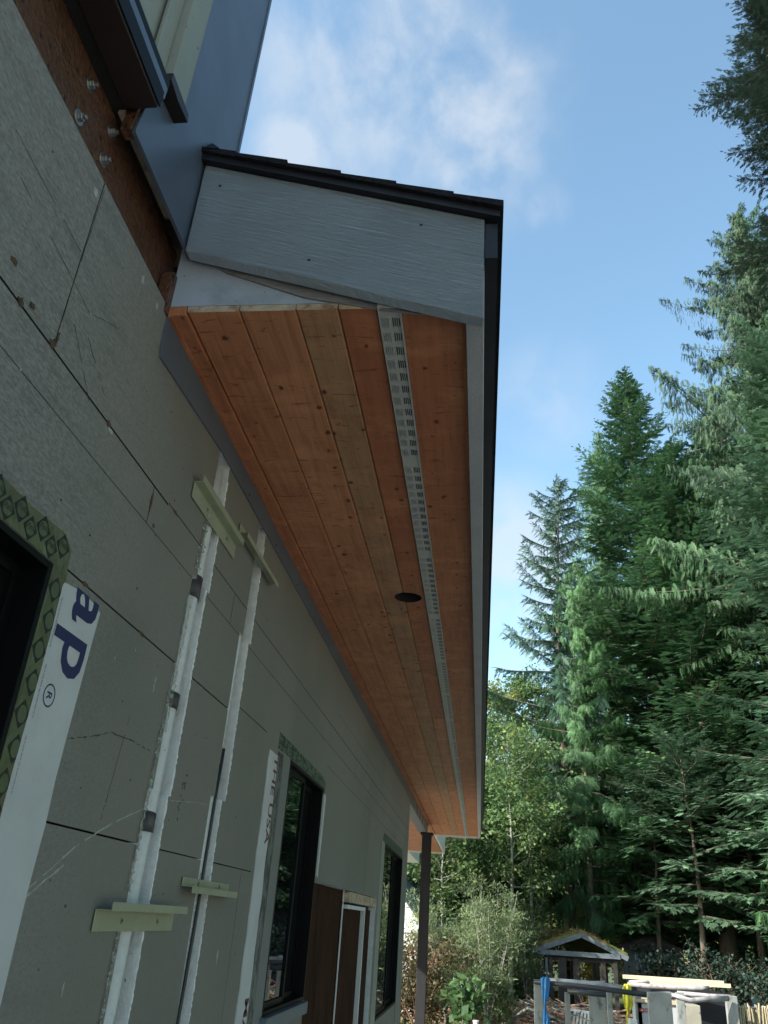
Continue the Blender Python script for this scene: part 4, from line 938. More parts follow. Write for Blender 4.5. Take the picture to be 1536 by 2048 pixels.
def broadleaf(name, label, loc, H, R, seed, mats, n_leaves=9000, leaf=0.10, group='leafy trees and bushes', stems=1, z_low=0.25, tmpl=None, cat='tree', tr=None, spread=0.5, upright=1.0, clusters=90, crad=0.45, trunkpart='trunk'):
    r = np.random.RandomState(seed); t = thing(name, label, cat, loc, group); wood = MB(); tips = []
    for sidx in range(stems):
        a0 = r.uniform(0, 6.28); sp = spread * r.uniform(0.3, 1.0) if stems > 1 else r.uniform(0, 0.12)
        n = 9; Hs = H * r.uniform(0.75, 1.0) if stems > 1 else H * 0.94
        pts = [np.array([math.cos(a0) * sp * R * (i / n) ** 1.2 + 0.04 * H * math.sin(i * 0.8 + seed + sidx) * i / n * 0.3, math.sin(a0) * sp * R * (i / n) ** 1.2, Hs * i / n - (0.1 if i == 0 else 0)]) for i in range(n + 1)]
        r0 = (tr or H * 0.009) * (1 if stems == 1 else 0.7)
        wood.tube(pts, [max(0.006, r0 * (1 - i / n) + 0.005) for i in range(n + 1)], 7)
        nb = max(6, int(26 * upright / max(1, stems ** 0.5)))
        for k in range(nb):
            u = z_low + (0.97 - z_low) * (k + r.rand()) / nb; q = u * n; i = min(n - 1, int(q)); p = pts[i] + (pts[i + 1] - pts[i]) * (q - i)
            az = k * 2.4 + r.uniform(-.6, .6); Lb = R * (0.35 + 0.75 * math.sin(math.pi * min(1, 0.15 + 0.8 * (u - z_low) / (1 - z_low))) ** 0.8) * r.uniform(0.55, 1.05) * (0.6 if stems > 1 else 1)
            e = p + np.array([math.cos(az) * Lb, math.sin(az) * Lb, Lb * r.uniform(0.2, 0.95)]); mid = (p + e) / 2 + np.array([0, 0, -0.06 * Lb])
            wood.tube([p, mid, e], [max(0.004, r0 * 0.30 * (1 - u) + 0.006), max(0.003, r0 * 0.18 * (1 - u) + 0.004), 0.003], 4, cap=False)
            for _ in range(5):
                f = r.uniform(0.35, 1.0); tips.append(p + (e - p) * f + r.normal(0, 0.12 * Lb, 3) * np.array([1, 1, .8]))
    tips = np.array(tips); idx = r.randint(0, len(tips), n_leaves); C = tips[idx]
    cr = (crad * (0.5 + 0.9 * r.rand(len(tips))))[idx][:, None]
    d = r.normal(0, 1, (n_leaves, 3)); d /= np.linalg.norm(d, axis=1, keepdims=True)
    O = C + d * cr * (r.rand(n_leaves, 1) ** 0.5) * np.array([1, 1, 0.7])
    O[:, 2] = np.maximum(O[:, 2], 0.03)
    D = d * np.array([1, 1, 0.4]) + r.normal(0, 0.5, (n_leaves, 3)) + np.array([0, 0, 0.5 if tmpl is T_WIL else -0.35]); NN = r.normal(0, 0.55, (n_leaves, 3)) + np.array([0, 0, 1.0])
    rnd = (r.rand(len(tips)) * 0.7)[idx] + r.uniform(-0.1, 0.35, n_leaves)
    T = tmpl or T_LEAF; lv = Leaves(); lv.add(T[0], T[1], O, D, NN, leaf * r.uniform(0.6, 1.3, n_leaves), rnd)
    lv.build('crown', mats[0], t); wood.build(trunkpart, mats[1], t, smooth=True, fix=False)
    return t

def top_h(D, el): return D * math.tan(math.radians(el)) + EYE.z - G
M['firdark'] = leaf_mat('backlit_dark_needles', (0.016, 0.035, 0.030), (0.045, 0.085, 0.062), (0.08, 0.13, 0.09), trans=0.1)  # backlit dark of the nearest fir put into its colour; bushes share it
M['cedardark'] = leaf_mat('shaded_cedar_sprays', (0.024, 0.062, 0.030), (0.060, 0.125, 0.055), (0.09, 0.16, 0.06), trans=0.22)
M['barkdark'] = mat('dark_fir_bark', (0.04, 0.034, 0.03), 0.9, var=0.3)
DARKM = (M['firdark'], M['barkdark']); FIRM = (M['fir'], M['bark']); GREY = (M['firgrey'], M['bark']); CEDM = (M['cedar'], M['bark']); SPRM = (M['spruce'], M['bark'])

conifer('fir_tree', 'tall dense fir with a thin pointed top standing clear against the sky', pol(11.7, 37), top_h(37, 36.3), 6.8, 2.2, 'fir', 11, FIRM, fs=0.62, dens=1.0, trunk_r=0.30, cone=0.78)
conifer('fir_tree', 'broad dark fir tree whose thick trunk rises behind the grey hut', pol(14.6, 35), top_h(35, 31), 5.6, 3.0, 'fir', 12, FIRM, fs=0.62, dens=1.15, trunk_r=0.33, cone=0.7)
conifer('spruce_tree', 'thin spruce tree with sparse drooping branches, leftmost tall tree beside the roof edge', pol(5.6, 36), top_h(36, 29.3), 3.9, 6.0, 'spruce', 13, SPRM, fs=0.72, dens=1.1, trunk_r=0.22, gap=0.3, cone=0.6)
conifer('cedar_tree', 'bright green cedar with hanging sprays directly left of the tall pointed fir', pol(9.0, 42), top_h(42, 32.5), 4.6, 2.0, 'cedar', 14, CEDM, fs=0.7, dens=0.9, cone=0.7)
conifer('cedar_tree', 'slim light green cedar in front of the thin spruce', pol(7.0, 34), top_h(34, 23.5), 2.8, 3.0, 'cedar', 15, CEDM, fs=0.55, dens=1.0, cone=0.6, trunk_r=0.13)
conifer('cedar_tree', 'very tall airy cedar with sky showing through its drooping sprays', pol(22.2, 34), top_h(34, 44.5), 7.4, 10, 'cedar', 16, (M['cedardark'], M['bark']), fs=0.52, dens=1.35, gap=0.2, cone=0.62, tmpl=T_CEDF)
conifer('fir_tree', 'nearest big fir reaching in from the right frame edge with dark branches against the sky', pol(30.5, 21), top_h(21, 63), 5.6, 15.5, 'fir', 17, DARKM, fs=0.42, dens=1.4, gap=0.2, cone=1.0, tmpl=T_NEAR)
conifer('fir_tree', 'grey green fir with layered boughs filling the right side of the picture', pol(23.8, 26), top_h(26, 37), 5.4, 2.6, 'fir', 18, GREY, fs=0.55, dens=1.15, cone=0.6)
conifer('cedar_tree', 'young bright cedar low at the right frame edge behind the cane fence', pol(20.8, 27), top_h(27, 7), 2.4, 1.2, 'cedar', 19, CEDM, fs=0.55, dens=1.3, cone=0.5)
conifer('fir_tree', 'grey green fir between the tall pointed fir and the right side firs', pol(17.5, 39), top_h(39, 33), 5.4, 3, 'fir', 20, GREY, fs=0.62, dens=1.15, cone=0.65)

for (az, D, el, R, sd, mm, z0_, lab) in ((10.8, 33, 10, 3.0, 41, FIRM, 2.9, 'young green fir whose boughs hang over the mossy hut'),
                             (13.2, 31.5, 12, 3.2, 42, GREY, 3.3, 'young grey green fir above the grey hut'),
                             (16.3, 33.5, 14, 3.4, 43, FIRM, 3.6, 'young fir beside the thick bare trunk, above the rack'),
                             (19.3, 31, 12, 3.2, 44, GREY, 2.6, 'young grey green fir right of the thick bare trunk')):
    conifer('fir_tree', lab, pol(az, D), top_h(D, el), R, z0_, 'fir', sd, mm, fs=0.5, dens=1.1, cone=0.5)
# background trees share two meshes
protoA = conifer('fir_tree', 'dark fir far back in the wood behind the leafy trees', pol(3.4, 50), 20.0, 3.6, 2.0, 'fir', 31, FIRM, fs=0.95, dens=1.3, lod=True, group='trees farther back in the wood', cone=0.7)
protoB = conifer('cedar_tree', 'cedar far back in the wood', pol(0.8, 48), 20.0, 3.6, 2.0, 'cedar', 32, CEDM, fs=1.0, dens=1.3, lod=True, group='trees farther back in the wood', cone=0.7)
protoA['label'] = protoB['label'] = 'evergreen tree standing farther back in the dark wood'
def dup(root, loc, rzv, sc):
    o = root.copy(); COL.objects.link(o); o.location = loc; o.rotation_euler = (0, 0, rzv); o.scale = (sc, sc, sc)
    for ch in root.children:
        c = ch.copy(); COL.objects.link(c); c.parent = o
    return o
protoA.scale = (0.62,) * 3; protoB.scale = (0.55,) * 3
for i, (az, D, el) in enumerate(((-7.5, 44, 11), (-5.2, 46, 9.5), (-3.0, 42, 9), (-1.2, 44, 9), (2.2, 46, 12), (5.0, 50, 15), (6.6, 48, 17), (8.3, 54, 20), (10.0, 50, 22), (12.6, 47, 24), (15.2, 50, 24), (17.2, 46, 26), (19.4, 48, 27), (21.8, 45, 29), (24.5, 42, 30), (27.0, 40, 32), (29.5, 40, 33), (-10, 40, 12), (33, 38, 30), (13.5, 42, 16), (11.0, 45, 13), (15.0, 44, 12), (17.6, 42, 12), (19.8, 40, 12), (22.0, 38, 13), (24.5, 36, 14), (9.0, 46, 12), (38, 30, 38), (45, 24, 45), (53, 22, 48), (61, 20, 48), (70, 21, 50), (79, 19, 48), (88, 20, 50), (97, 19, 48), (106, 21, 50), (116, 20, 48), (126, 21, 46), (137, 22, 46), (148, 22, 46), (160, 22, 46), (172, 24, 44), (16.2, 41, 15), (18.6, 38, 14), (20.5, 36, 16), (23.0, 34, 18), (26, 32, 20))):
    h = top_h(D, el); o = dup(protoA if i % 3 else protoB, pol(az, D), i * 1.3, h / 20.0)
    if az > 36: o['label'] = 'evergreen out of view, added to cut the skylight on the wall'  # ring of unseen trees, tall and close to dim the wall
    elif az < 0: o['label'] = 'dark evergreen behind the leafy maples near the porch post'
    elif az < 8: o['label'] = 'dark evergreen in the wood behind the slender pale trunked trees'
    elif az > 24: o['label'] = 'dark evergreen behind the big firs at the right edge'

# deciduous
AL = (M['alder'], M['barkpale']); MP = (M['maple'], M['barkpale']); AU = (M['autumn'], M['barkpale'])
k = 0
for (az, D, el, R, mm, nl, lf, lab) in ((1.6, 38, 15.5, 2.2, AL, 11000, .17, 'slender alder with yellow green leaves, nearest the roof edge'),
                                     (3.2, 40, 17.0, 2.3, AL, 11000, .17, 'slender alder with a pale trunk left of the spruce'),
                                     (2.5, 34, 9.5, 1.6, MP, 6500, .14, 'thin green alder whose pale trunk shows below the roof corner'),
                                     (4.9, 37, 10.5, 1.8, AL, 8000, .15, 'thin leafy alder beside the mossy hut roof'),
                                     (3.9, 37, 13.0, 1.9, AL, 8000, .16, 'light green alder between the pale trunks'),
                                     (5.9, 40, 11.0, 1.9, AU, 7000, .15, 'yellowing small tree above the mossy hut roof'),
                                     (2.0, 44, 16.5, 2.2, AU, 7000, .18, 'orange tinged tree top beside the roof edge'),
                                     (-1.6, 31, 10.0, 2.1, MP, 9500, .16, 'dark leafy maple seen below the wood soffit'),
                                     (-3.4, 34, 11.0, 2.2, MP, 9000, .16, 'leafy maple seen behind the porch post'),
                                     (0.3, 33, 10.0, 1.9, MP, 8500, .15, 'maple between the porch post and the roof corner'),
                                     (7.6, 41, 9.0, 2.0, AL, 7000, .15, 'low leafy tree behind the mossy hut')):
    broadleaf('leafy_tree', lab, pol(az, D), top_h(D, el), R, 50 + k, mm, nl, lf, z_low=0.28, tr=0.075, crad=0.55, group='slender leafy trees'); k += 1
for (az, D, el, R, sd, lab) in ((1.9, 29, 13.0, 1.5, 61, 'pale slender trunk with a high thin crown, right of the willow bush'), (3.1, 31, 12.5, 1.5, 62, 'pale slender trunk with a high thin crown, left of the mossy hut'),
                             (-2.3, 28, 8.0, 1.3, 63, 'pale thin trunk just right of the porch post'), (-1.7, 30, 8.5, 1.3, 64, 'pale thin trunk second to the right of the porch post')):
    broadleaf('leafy_tree', lab, pol(az, D), top_h(D, el), R, sd, AL, 4500, .13, z_low=0.42, tr=0.085, crad=0.5, group='slender leafy trees')
broadleaf('willow_bush', 'pale green willow bush with narrow leaves in front of the pale trunks', pol(0.5, 24.5), 3.9, 1.25, 71, (M['willow'], M['barkpale']), 11000, .12, stems=10, z_low=0.10, tmpl=T_WIL, cat='bush', tr=0.03, spread=0.95, crad=0.30, trunkpart='stems', group='bushes')
broadleaf('willow_bush', 'thin willow bush beside the porch post', pol(-1.9, 26), 3.4, 1.3, 72, (M['willow'], M['barkpale']), 9000, .13, stems=9, z_low=0.12, tmpl=T_WIL, cat='bush', tr=0.03, spread=0.95, crad=0.30, trunkpart='stems', group='bushes')
broadleaf('willow_bush', 'slim willow clump at the left end of the brush pile', pol(3.0, 30), 3.6, 1.0, 73, (M['willow'], M['barkpale']), 6000, .12, stems=7, z_low=0.2, tmpl=T_WIL, cat='bush', tr=0.03, spread=0.7, crad=0.28, trunkpart='stems', group='bushes')
broadleaf('maple_sapling', 'knee high maple sapling with broad bright green leaves on the grass', pol(-0.9, 22.5), 1.55, 0.5, 74, (M['maple'], M['barkpale']), 260, .24, stems=3, z_low=0.45, cat='sapling', tr=0.02, spread=0.7, crad=0.22, trunkpart='stems', group='bushes')
for i, (az, D, h, R) in enumerate(((-3.6, 23.5, 2.3, 1.4), (-1.5, 28.5, 2.2, 1.3), (-5.5, 24, 2.3, 1.5))):
    broadleaf('bramble_bush', ['brown leafy bramble between the wall end and the porch post', 'brown bramble behind the thin willow bush', 'bramble mostly hidden beyond the end of the foam wall'][i], pol(az, D), h, R, 80 + i, (M['brambles'], M['twigs']), 5000, .085, stems=14, z_low=0.08, cat='bush', tr=0.02, spread=1.0, crad=0.25, trunkpart='stems', group='brown brambles')
for i, (az, D, h, R, mm) in enumerate(((3.2, 32, 2.6, 1.5, M['autumn']), (6.2, 40, 3.0, 1.8, M['autumn']), (9.5, 42, 3.2, 2.2, M['alder']), (1.0, 31, 2.6, 1.5, M['maple']), (11.5, 33, 2.2, 1.5, M['firdark']), (14.0, 31, 2.4, 1.7, M['firdark']), (18.0, 30, 2.0, 1.6, M['firdark']))):
    broadleaf('undergrowth_bush', ['yellow leaved bush at the foot of the pale trunks', 'yellow leaved bush seen through the open hut', 'pale green bush far behind the hut', 'green bush behind the willow bush', 'dark low bush beside the grey hut', 'dark low bush at the foot of the thick fir trunk', 'dark low bush behind the cane fence'][i], pol(az, D), h, R, 90 + i, (mm, M['twigs']), 4200, .12, stems=10, z_low=0.1, cat='bush', tr=0.02, spread=1.0, crad=0.35, trunkpart='stems', group='low bushes')

# far hillside trees (a far wood read as one mass)
lv = Leaves(); r = np.random.RandomState(4); O = []; 
for i in range(260):
    az = r.uniform(-8, 8); j = r.uniform(0, 11); D = 130 + 10 * j; hh = 34 * math.sin(j / 11 * math.pi / 2)
    p = pol(az, D, G + hh); n = 46; c = r.normal(0, 1, (n, 3)) * np.array([1.5, 1.5, 2.6]) + np.array([p.x, p.y, p.z + 3.5]); O.append(c)
O = np.concatenate(O); n = len(O)
lv.add(T_LEAF[0], T_LEAF[1], O, r.normal(0, 1, (n, 3)), r.normal(0, 1, (n, 3)), r.uniform(0.8, 1.6, n), r.rand(n))
tag(lv.build('far_wood', M['autumn']), 'sunlit yellow green wood on the far hillside', 'wood', kind='stuff')

# grass
def grass():
    r = np.random.RandomState(8); n = 90000
    y = r.uniform(19, 33, n); x = r.uniform(-3.5, 9, n); O = np.stack([x, y, np.full(n, G - 0.03)], 1)
    keep = (np.sin(x * 0.9) + np.cos(y * 0.7 + x * 0.4) + r.normal(0, 0.8, n)) > -0.9; O = O[keep]; n = len(O)
    lv = Leaves(); lv.add(T_WIL[0], T_WIL[1], O, r.normal(0, 0.35, (n, 3)) + np.array([0, 0, 1.0]), r.normal(0, 1, (n, 3)), r.uniform(0.08, 0.26, n), r.rand(n))
    return tag(lv.build('grass', M['grass']), 'short pale green grass and weeds of the yard', 'grass', kind='stuff')
grass()

# ================================================================== YARD THINGS
# brush pile
b = MB(); r = random.Random(12)
for i in range(700):
    cx = r.uniform(-2.0, 6.5); cy = r.uniform(25.8, 28.8); cz = G + r.uniform(0.0, 0.85) * (1 - abs(cx - 2) / 7)
    a = r.uniform(0, math.pi); Ls = r.uniform(0.5, 2.2); dz = r.uniform(-0.3, 0.4)
    p = Vector((cx, cy, cz)); d = Vector((math.cos(a), math.sin(a) * 0.6, dz)) * Ls / 2
    b.tube([p - d, p + Vector((0, 0, r.uniform(-.08, .1))), p + d], [r.uniform(0.012, 0.032), 0.015, 0.006], 5, r.choice((0, 0, 0, 1)))
tag(b.build('brush_pile', [M['twigs'], M['barkpale']]), 'long heap of reddish brown dead branches behind the pipe rack', 'brush pile')
b = MB(); b.tube([(0.3, 25.7, G + 0.1), (1.3, 25.6, G + 0.75), (2.1, 25.7, G + 0.55)], [0.05, 0.045, 0.03], 7); tag(b.build('dead_branch', M['barkpale']), 'long pale dead branch lying on the left end of the brush pile', 'branch')

# open hut with a mossy gable roof
YH = 30.0
hut = thing('open_hut', 'small open hut with a moss covered gable roof on dark posts', 'hut', (0, 0, 0))
ridge = on(1163, 1868, 1, YH); le = on(1066, 1899, 1, YH); re_ = on(1256, 1916, 1, YH)
dep = Vector((-1.3, 5.4, 0.0))
b = MB(); up = Vector((0, 0, 0.13))
for e in (le, re_):
    b.prism([ridge, e, e + up, ridge + up], dep)
r_ = b.build('roof', M['moss'], hut)
lv = Leaves(); rr = np.random.RandomState(3); n = 2600; u = rr.rand(n); vv = rr.rand(n); s = rr.rand(n) < 0.5
P = np.array(ridge)[None] + (np.where(s[:, None], np.array(le - ridge)[None], np.array(re_ - ridge)[None])) * u[:, None] + np.array(dep)[None] * vv[:, None] + np.array([0, 0, 0.13])
lv.add(T_LEAF[0], T_LEAF[1], P, rr.normal(0, 1, (n, 3)), rr.normal(0, 1, (n, 3)), rr.uniform(0.05, 0.13, n), rr.rand(n)); lv.build('roof_moss', leaf_mat('roof_litter', (0.16, 0.08, 0.03), (0.13, 0.15, 0.04), trans=0.1), hut)
b = MB()
for e in (le, re_): b.bar(ridge + Vector((0, -0.03, -0.03)), e + Vector((0, -0.03, -0.03)), 0.05, 0.14)
b.build('rake_board', M['greypaint'], hut)
b = MB(); b.bar(on(1074, 1903, 1, YH - .05), on(1240, 1914, 1, YH - .05), 0.06, 0.14); b.build('tie_beam', M['greypaint'], hut)
b = MB(); b.bar(on(1082, 1910, 1, YH + .1), on(1236, 1921, 1, YH + .1), 0.05, 0.22); b.build('lintel', M['darkwood'], hut)
for px, wd in ((1082, .2), (1093, .08), (1102, .12), (1124, .26), (1152, .18), (1206, .14), (1230, .12)):
    p = on(px, 1915, 1, YH); b = MB(); b.box(p.x - wd / 2, p.x + wd / 2, YH + 0.02, YH + 0.14, G, p.z); b.build('post', M['greypaint'] if wd == .08 else M['darkwood'], hut)
for px in (1090, 1170, 1245):
    p = on(px, 1917, 1, YH) + dep * 0.95; b = MB(); b.box(p.x - .07, p.x + .07, p.y - .07, p.y + .07, G, p.z + 0.1); b.build('post', M['darkwood'], hut)

# grey hut under the firs
YG = 33.0
gh = thing('grey_hut', 'low pale grey hut half hidden under the fir boughs', 'hut')
a0 = on(1270, 1900, 1, YG); a1 = on(1352, 1895, 1, YG)
b = MB(); b.box(a0.x, a1.x, YG, YG + 2.6, G, a0.z); b.build('wall', M['greypaint'], gh)
b = MB(); b.prism([(a0.x - .2, YG - .2, a0.z + 0.002), (a1.x + .2, YG - .2, a0.z + 0.002), (a1.x + .2, YG - .2, a0.z + .12), ((a0.x + a1.x) / 2, YG - .2, a0.z + .45), (a0.x - .2, YG - .2, a0.z + .12)], (0, 3.0, 0)); b.build('roof', M['darkwood'], gh)
wn0, wn1 = on(1310, 1920, 1, YG), on(1345, 1945, 1, YG)
b = MB(); b.box(wn0.x, wn1.x, YG - .03, YG - .002, wn1.z, wn0.z); wf = b.build('window', M['slateroof'], gh)
b = MB(); b.box(wn0.x + .06, wn1.x - .06, YG - .035, YG - .031, wn1.z + .06, wn0.z - .06); b.build('pane', M['glass'], wf)

# white neighbour house
YW = 27.0
nh = thing('white_house', 'white neighbour house with a blue grey gable roof seen past the wall end', 'house')
ea = on(842, 1858, 1, YW); ap = Vector((ea.x - 4.6, YW, ea.z + 4.6 * 1.15)); 
b = MB(); b.prism([(ea.x - 9.2, YW, G), (ea.x - 0.1, YW, G), (ea.x - 0.1, YW, ea.z), (ap.x, YW, ap.z - .1), (ea.x - 9.2, YW, ea.z)], (0, 7, 0)); b.build('wall', M['whitehouse'], nh)
b = MB(); b.prism([(ap.x, YW - .3, ap.z), (ea.x + .3, YW - .3, ea.z - .35), (ea.x + .3, YW - .3, ea.z - .15), (ap.x, YW - .3, ap.z + .22)], (2.4, 8, 0)); b.prism([(ap.x, YW - .3, ap.z), (ea.x - 9.6, YW - .3, ea.z - .35), (ea.x - 9.6, YW - .3, ea.z - .15), (ap.x, YW - .3, ap.z + .22)], (0, 8, 0)); b.build('roof', M['slateroof'], nh)
b = MB(); b.bar((ap.x, YW - .33, ap.z + .02), (ea.x + .25, YW - .33, ea.z - .3), .04, .2); b.box(ea.x - 9, ea.x - .1, YW - .04, YW - .002, ea.z - .12, ea.z); b.build('trim', M['trimwhite'], nh)

# ---- pipe rack: posts, boards, pipes
YF = 17.0
def P(px, py, y=YF): return on(px, py, 1, y)
def upright(name, px0, px1, pyt, y, th, m, label, cat='post', lean=0.0, group='uprights of the pipe rack'):
    a, c = P(px0, pyt, y), P(px1, pyt, y); b = MB()
    b.prism([(a.x - lean, y, G - 0.05), (c.x - lean, y, G - 0.05), (c.x, y, c.z), (a.x, y, a.z)], (0, th, 0))
    return tag(b.build(name, m, bevel=0.006), label, cat, group)
upright('rack_post', 1068, 1089, 1963, 17.0, 0.12, M['concrete'], 'leftmost weathered rack post, with blue plastic on it')
upright('rack_post', 1130, 1140, 1985, 17.1, 0.10, M['concrete'], 'thin rack post second from the left')
upright('rack_board', 1176, 1210, 1962, 18.3, 0.06, M['concrete'], 'broad pale grey upright board between the two thin posts', 'board')
upright('rack_post', 1214, 1224, 1985, 17.2, 0.10, M['concrete'], 'thin rack post left of the yellow cloth')
upright('rack_board', 1295, 1342, 1984, 16.6, 0.10, M['concrete'], 'widest grey upright board, in the middle of the rack', 'board')
upright('rack_post', 1270, 1282, 1985, 17.9, 0.10, M['concrete'], 'grey post between the yellow cloth and the red sign')
upright('rack_post', 1352, 1368, 1985, 17.4, 0.10, M['concrete'], 'pale post right of the widest board')
upright('rack_post', 1452, 1474, 1993, 17.2, 0.12, M['concrete'], 'rightmost pale rack post in front of the cane fence')
def pipe(pts, r, m, label, name='pipe', group='pipes laid on the rack'):
    b = MB(); b.tube([P(*q) for q in pts], r, 12); return tag(b.build(name, m, smooth=True), label, 'pipe', group)
pipe([(1068, 1963, 16.95), (1180, 1975, 16.95), (1296, 1990, 16.95)], 0.042, M['blackpipe'], 'long dark shiny pipe along the front of the rack')
pipe([(1084, 1960, 18.0), (1172, 1966, 18.0), (1250, 1976, 18.0)], 0.045, M['pipegrey'], 'pale pipe at the back of the rack behind the long dark pipe')
pipe([(1135, 1982, 16.85), (1212, 1990, 16.85)], 0.042, M['blackpipe'], 'short dark pipe hanging under the front pipe')
pipe([(1256, 1968, 18.4), (1300, 1972, 18.2), (1400, 1977, 18.0), (1418, 1976, 18.0)], 0.038, M['pipegrey'], 'pale pipe under the fresh lumber')
pipe([(1258, 1965, 18.9), (1292, 1963, 18.9), (1320, 1966, 19.0)], 0.035, M['pipegrey'], 'short pale curved pipe end beside the lumber')
pipe([(1355, 1986, 17.6), (1420, 1992, 17.6), (1470, 1994, 17.5)], 0.038, M['pipegrey'], 'rusty pale pipe ending at the rightmost post')
pipe([(1342, 1990, 16.8), (1380, 2001, 16.8), (1410, 1999, 16.9), (1456, 1997, 17.1)], 0.042, M['pipegrey'], 'bent pale pipe running from the widest board to the rightmost post')
for i, (a, c) in enumerate((((1246, 1953, 18.6), (1448, 1966, 18.2)), ((1300, 1964, 18.4), (1462, 1972, 18.0)))):
    b = MB(); b.bar(P(*a), P(*c), 0.20 if i == 0 else 0.09, 0.065); tag(b.build('lumber', M['lumber'], bevel=0.004), ['long fresh pale plank lying on top of the rack', 'narrower fresh plank under the long top plank'][i], 'plank', 'fresh planks on the rack')
b = MB(); b.box(P(1300, 2000, 18.9).x, P(1470, 2000, 18.9).x, 18.8, 20.4, G + 0.9, P(1400, 1986, 18.9).z); tag(b.build('dark_tarp_bundle', M['drip'], bevel=0.05), 'dark bundle under the planks', 'bundle')
# blue plastic wrapped over the left post
def drape(name, cols, m, label, cat, y, seed=1, amp=0.03):
    """hanging cloth from rows of (px_left, px_right, py)"""
    r = random.Random(seed); b = MB(); nn = 9; vs = []; rows = []
    for i in range(len(cols) - 1):
        for k in range(4):
            f = k / 4; rows.append([cols[i][j] + (cols[i + 1][j] - cols[i][j]) * f for j in range(3)])
    rows.append(cols[-1])
    for side in (0, 1):
        for (l, rt, py) in rows:
            for j in range(nn + 1):
                u = j / nn; p = P(l + (rt - l) * u, py, y); bulge = math.sin(math.pi * u) * 0.07
                f = amp * math.sin(u * 15 + py * 0.07) + r.uniform(-.008, .008)
                vs.append((p.x, y - (bulge + f) if side == 0 else y + bulge * 0.6, p.z))
    R_ = len(rows); q = nn + 1; fs = []
    for side in (0, 1):
        o = side * R_ * q
        fs += [(o + i * q + j, o + i * q + j + 1, o + (i + 1) * q + j + 1, o + (i + 1) * q + j) for i in range(R_ - 1) for j in range(nn)]
    o = R_ * q
    for i in range(R_ - 1):
        fs.append((i * q, (i + 1) * q, o + (i + 1) * q, o + i * q)); fs.append((i * q + nn, (i + 1) * q + nn, o + (i + 1) * q + nn, o + i * q + nn))
    for j in range(nn):
        fs.append((j, j + 1, o + j + 1, o + j)); e = (R_ - 1) * q; fs.append((e + j, e + j + 1, o + e + j + 1, o + e + j))
    b.add(vs, fs); return tag(b.build(name, m, smooth=True), label, cat)
drape('blue_plastic', [(1085, 1096, 1954), (1080, 1100, 1958), (1083, 1099, 1975), (1084, 1098, 1990), (1086, 1093, 2004), (1087, 1092, 2016), (1085, 1096, 2026), (1085, 1101, 2040), (1086, 1099, 2050), (1087, 1096, 2058)], M['blue'], 'bright blue plastic tied around the leftmost rack post', 'plastic sheet', 16.86, 2)
drape('yellow_cloth', [(1248, 1258, 1968), (1245, 1262, 1974), (1245, 1264, 1990), (1247, 1267, 2008), (1250, 1264, 2018), (1253, 1260, 2024), (1253, 1258, 2034), (1253, 1257, 2058)], M['yellow'], 'yellow cloth hanging over the rack pipes', 'cloth', 17.75, 3)
# cabinet with warning plate
cb = thing('grey_box', 'grey box with a red danger plate standing behind the widest board', 'box')
c0, c1 = P(1274, 2004, 17.9), P(1320, 2004, 17.9)
b = MB(); b.box(c0.x, c1.x + 0.35, 17.9, 18.5, G, c0.z); b.build('body', M['signwhite'], cb, bevel=0.01)
b = MB(); b.box(c0.x - .05, c1.x + .4, 17.86, 18.54, c0.z + .001, c0.z + .05); b.build('lid', M['lumber'], cb, bevel=0.004)
s0, s1 = P(1279, 2016, 17.895), P(1312, 2026, 17.895)
b = MB(); b.box(s0.x, s1.x, 17.885, 17.898, s1.z, s0.z); sg = b.build('sign_plate', M['signred'], cb)
b = MB(); hh = s0.z - s1.z
b.prism([(s0.x + .02, 17.884, s1.z + .02), (s0.x + .02 + hh * .7, 17.884, s1.z + .02), (s0.x + .02 + hh * .35, 17.884, s0.z - .015)], (0, -0.002, 0))
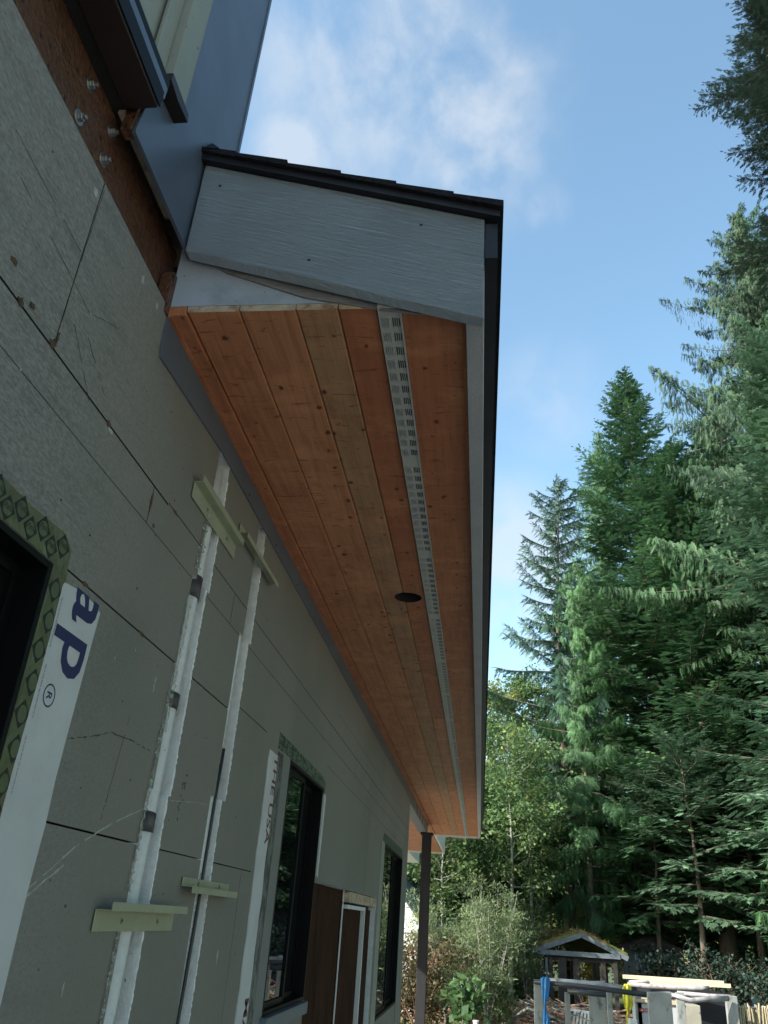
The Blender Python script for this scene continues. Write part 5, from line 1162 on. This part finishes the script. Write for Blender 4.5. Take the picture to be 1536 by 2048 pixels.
put_text(b, "DANGER", hh * 0.80, (s0.x + .02 + hh * 2.45, 17.883, s1.z + hh * .22), (1, 0, 0), (0, 0, 1), 0.001)
b.build('sign_lettering', M['trimwhite'], sg, fix=False)
b = MB(); b.box(P(1366, 2012, 18).x, P(1398, 2012, 18).x, 17.9, 18.5, G, P(1380, 2009, 18).z); tag(b.build('crate', M['box'], bevel=0.01), 'tan grey box standing right of the pale post', 'box')
b = MB(); q0 = P(1259, 2038, 17.5); b.box(q0.x, q0.x + .14, 17.5, 17.7, G, q0.z); tag(b.build('white_bucket', M['canister'], bevel=0.02), 'small white bin under the yellow cloth', 'bin')
b = MB(); q0 = on(952, 2044, 1, 21.0); b.tube([(q0.x, 21, G), (q0.x, 21, q0.z)], 0.06, 16); b.tube([(q0.x, 21, q0.z), (q0.x, 21, q0.z + .03)], 0.07, 16); tag(b.build('white_pipe_stub', M['canister']), 'short white pipe standing up from the grass', 'pipe')
# cane fence
cf = thing('cane_fence', 'fence of thin dry upright canes at the right edge', 'fence')
r = random.Random(6)
b = MB(); b.tube([P(1395, 2011, 19.0), P(1590, 2018, 19.0)], 0.012, 6); b.build('wire', M['screw'], cf)
b = MB()
for i in range(96):
    px = 1398 + i * 2.0 + r.uniform(-1, 1); t0 = P(px, 2006 + r.uniform(0, 12), 19.0 + r.uniform(-.05, .05)); l = r.uniform(-.12, .12)
    b.tube([(t0.x + l, t0.y, G), t0], r.uniform(0.008, 0.016), 5)
b.build('canes', M['bamboo'], cf)['kind'] = 'stuff'
# pallet-like slats under the hut
b = MB()
for i in range(5):
    p = P(1140 + i * 7, 2000, 26.0); b.bar((p.x, 26, G + .1), (p.x + .12, 26, G + 0.75), .05, .03, up=(0, 1, 0))
p0, p1 = P(1136, 1998, 26.0), P(1172, 2000, 26.0); b.bar((p0.x, 26.03, G + .78), (p1.x + .1, 26.03, G + .74), .04, .06); b.bar((p0.x, 26.03, G + .3), (p1.x + .1, 26.03, G + .27), .04, .06)
tag(b.build('wooden_pallet', M['trimwhite']), 'pale slatted pallet leaning by the brush pile', 'pallet')
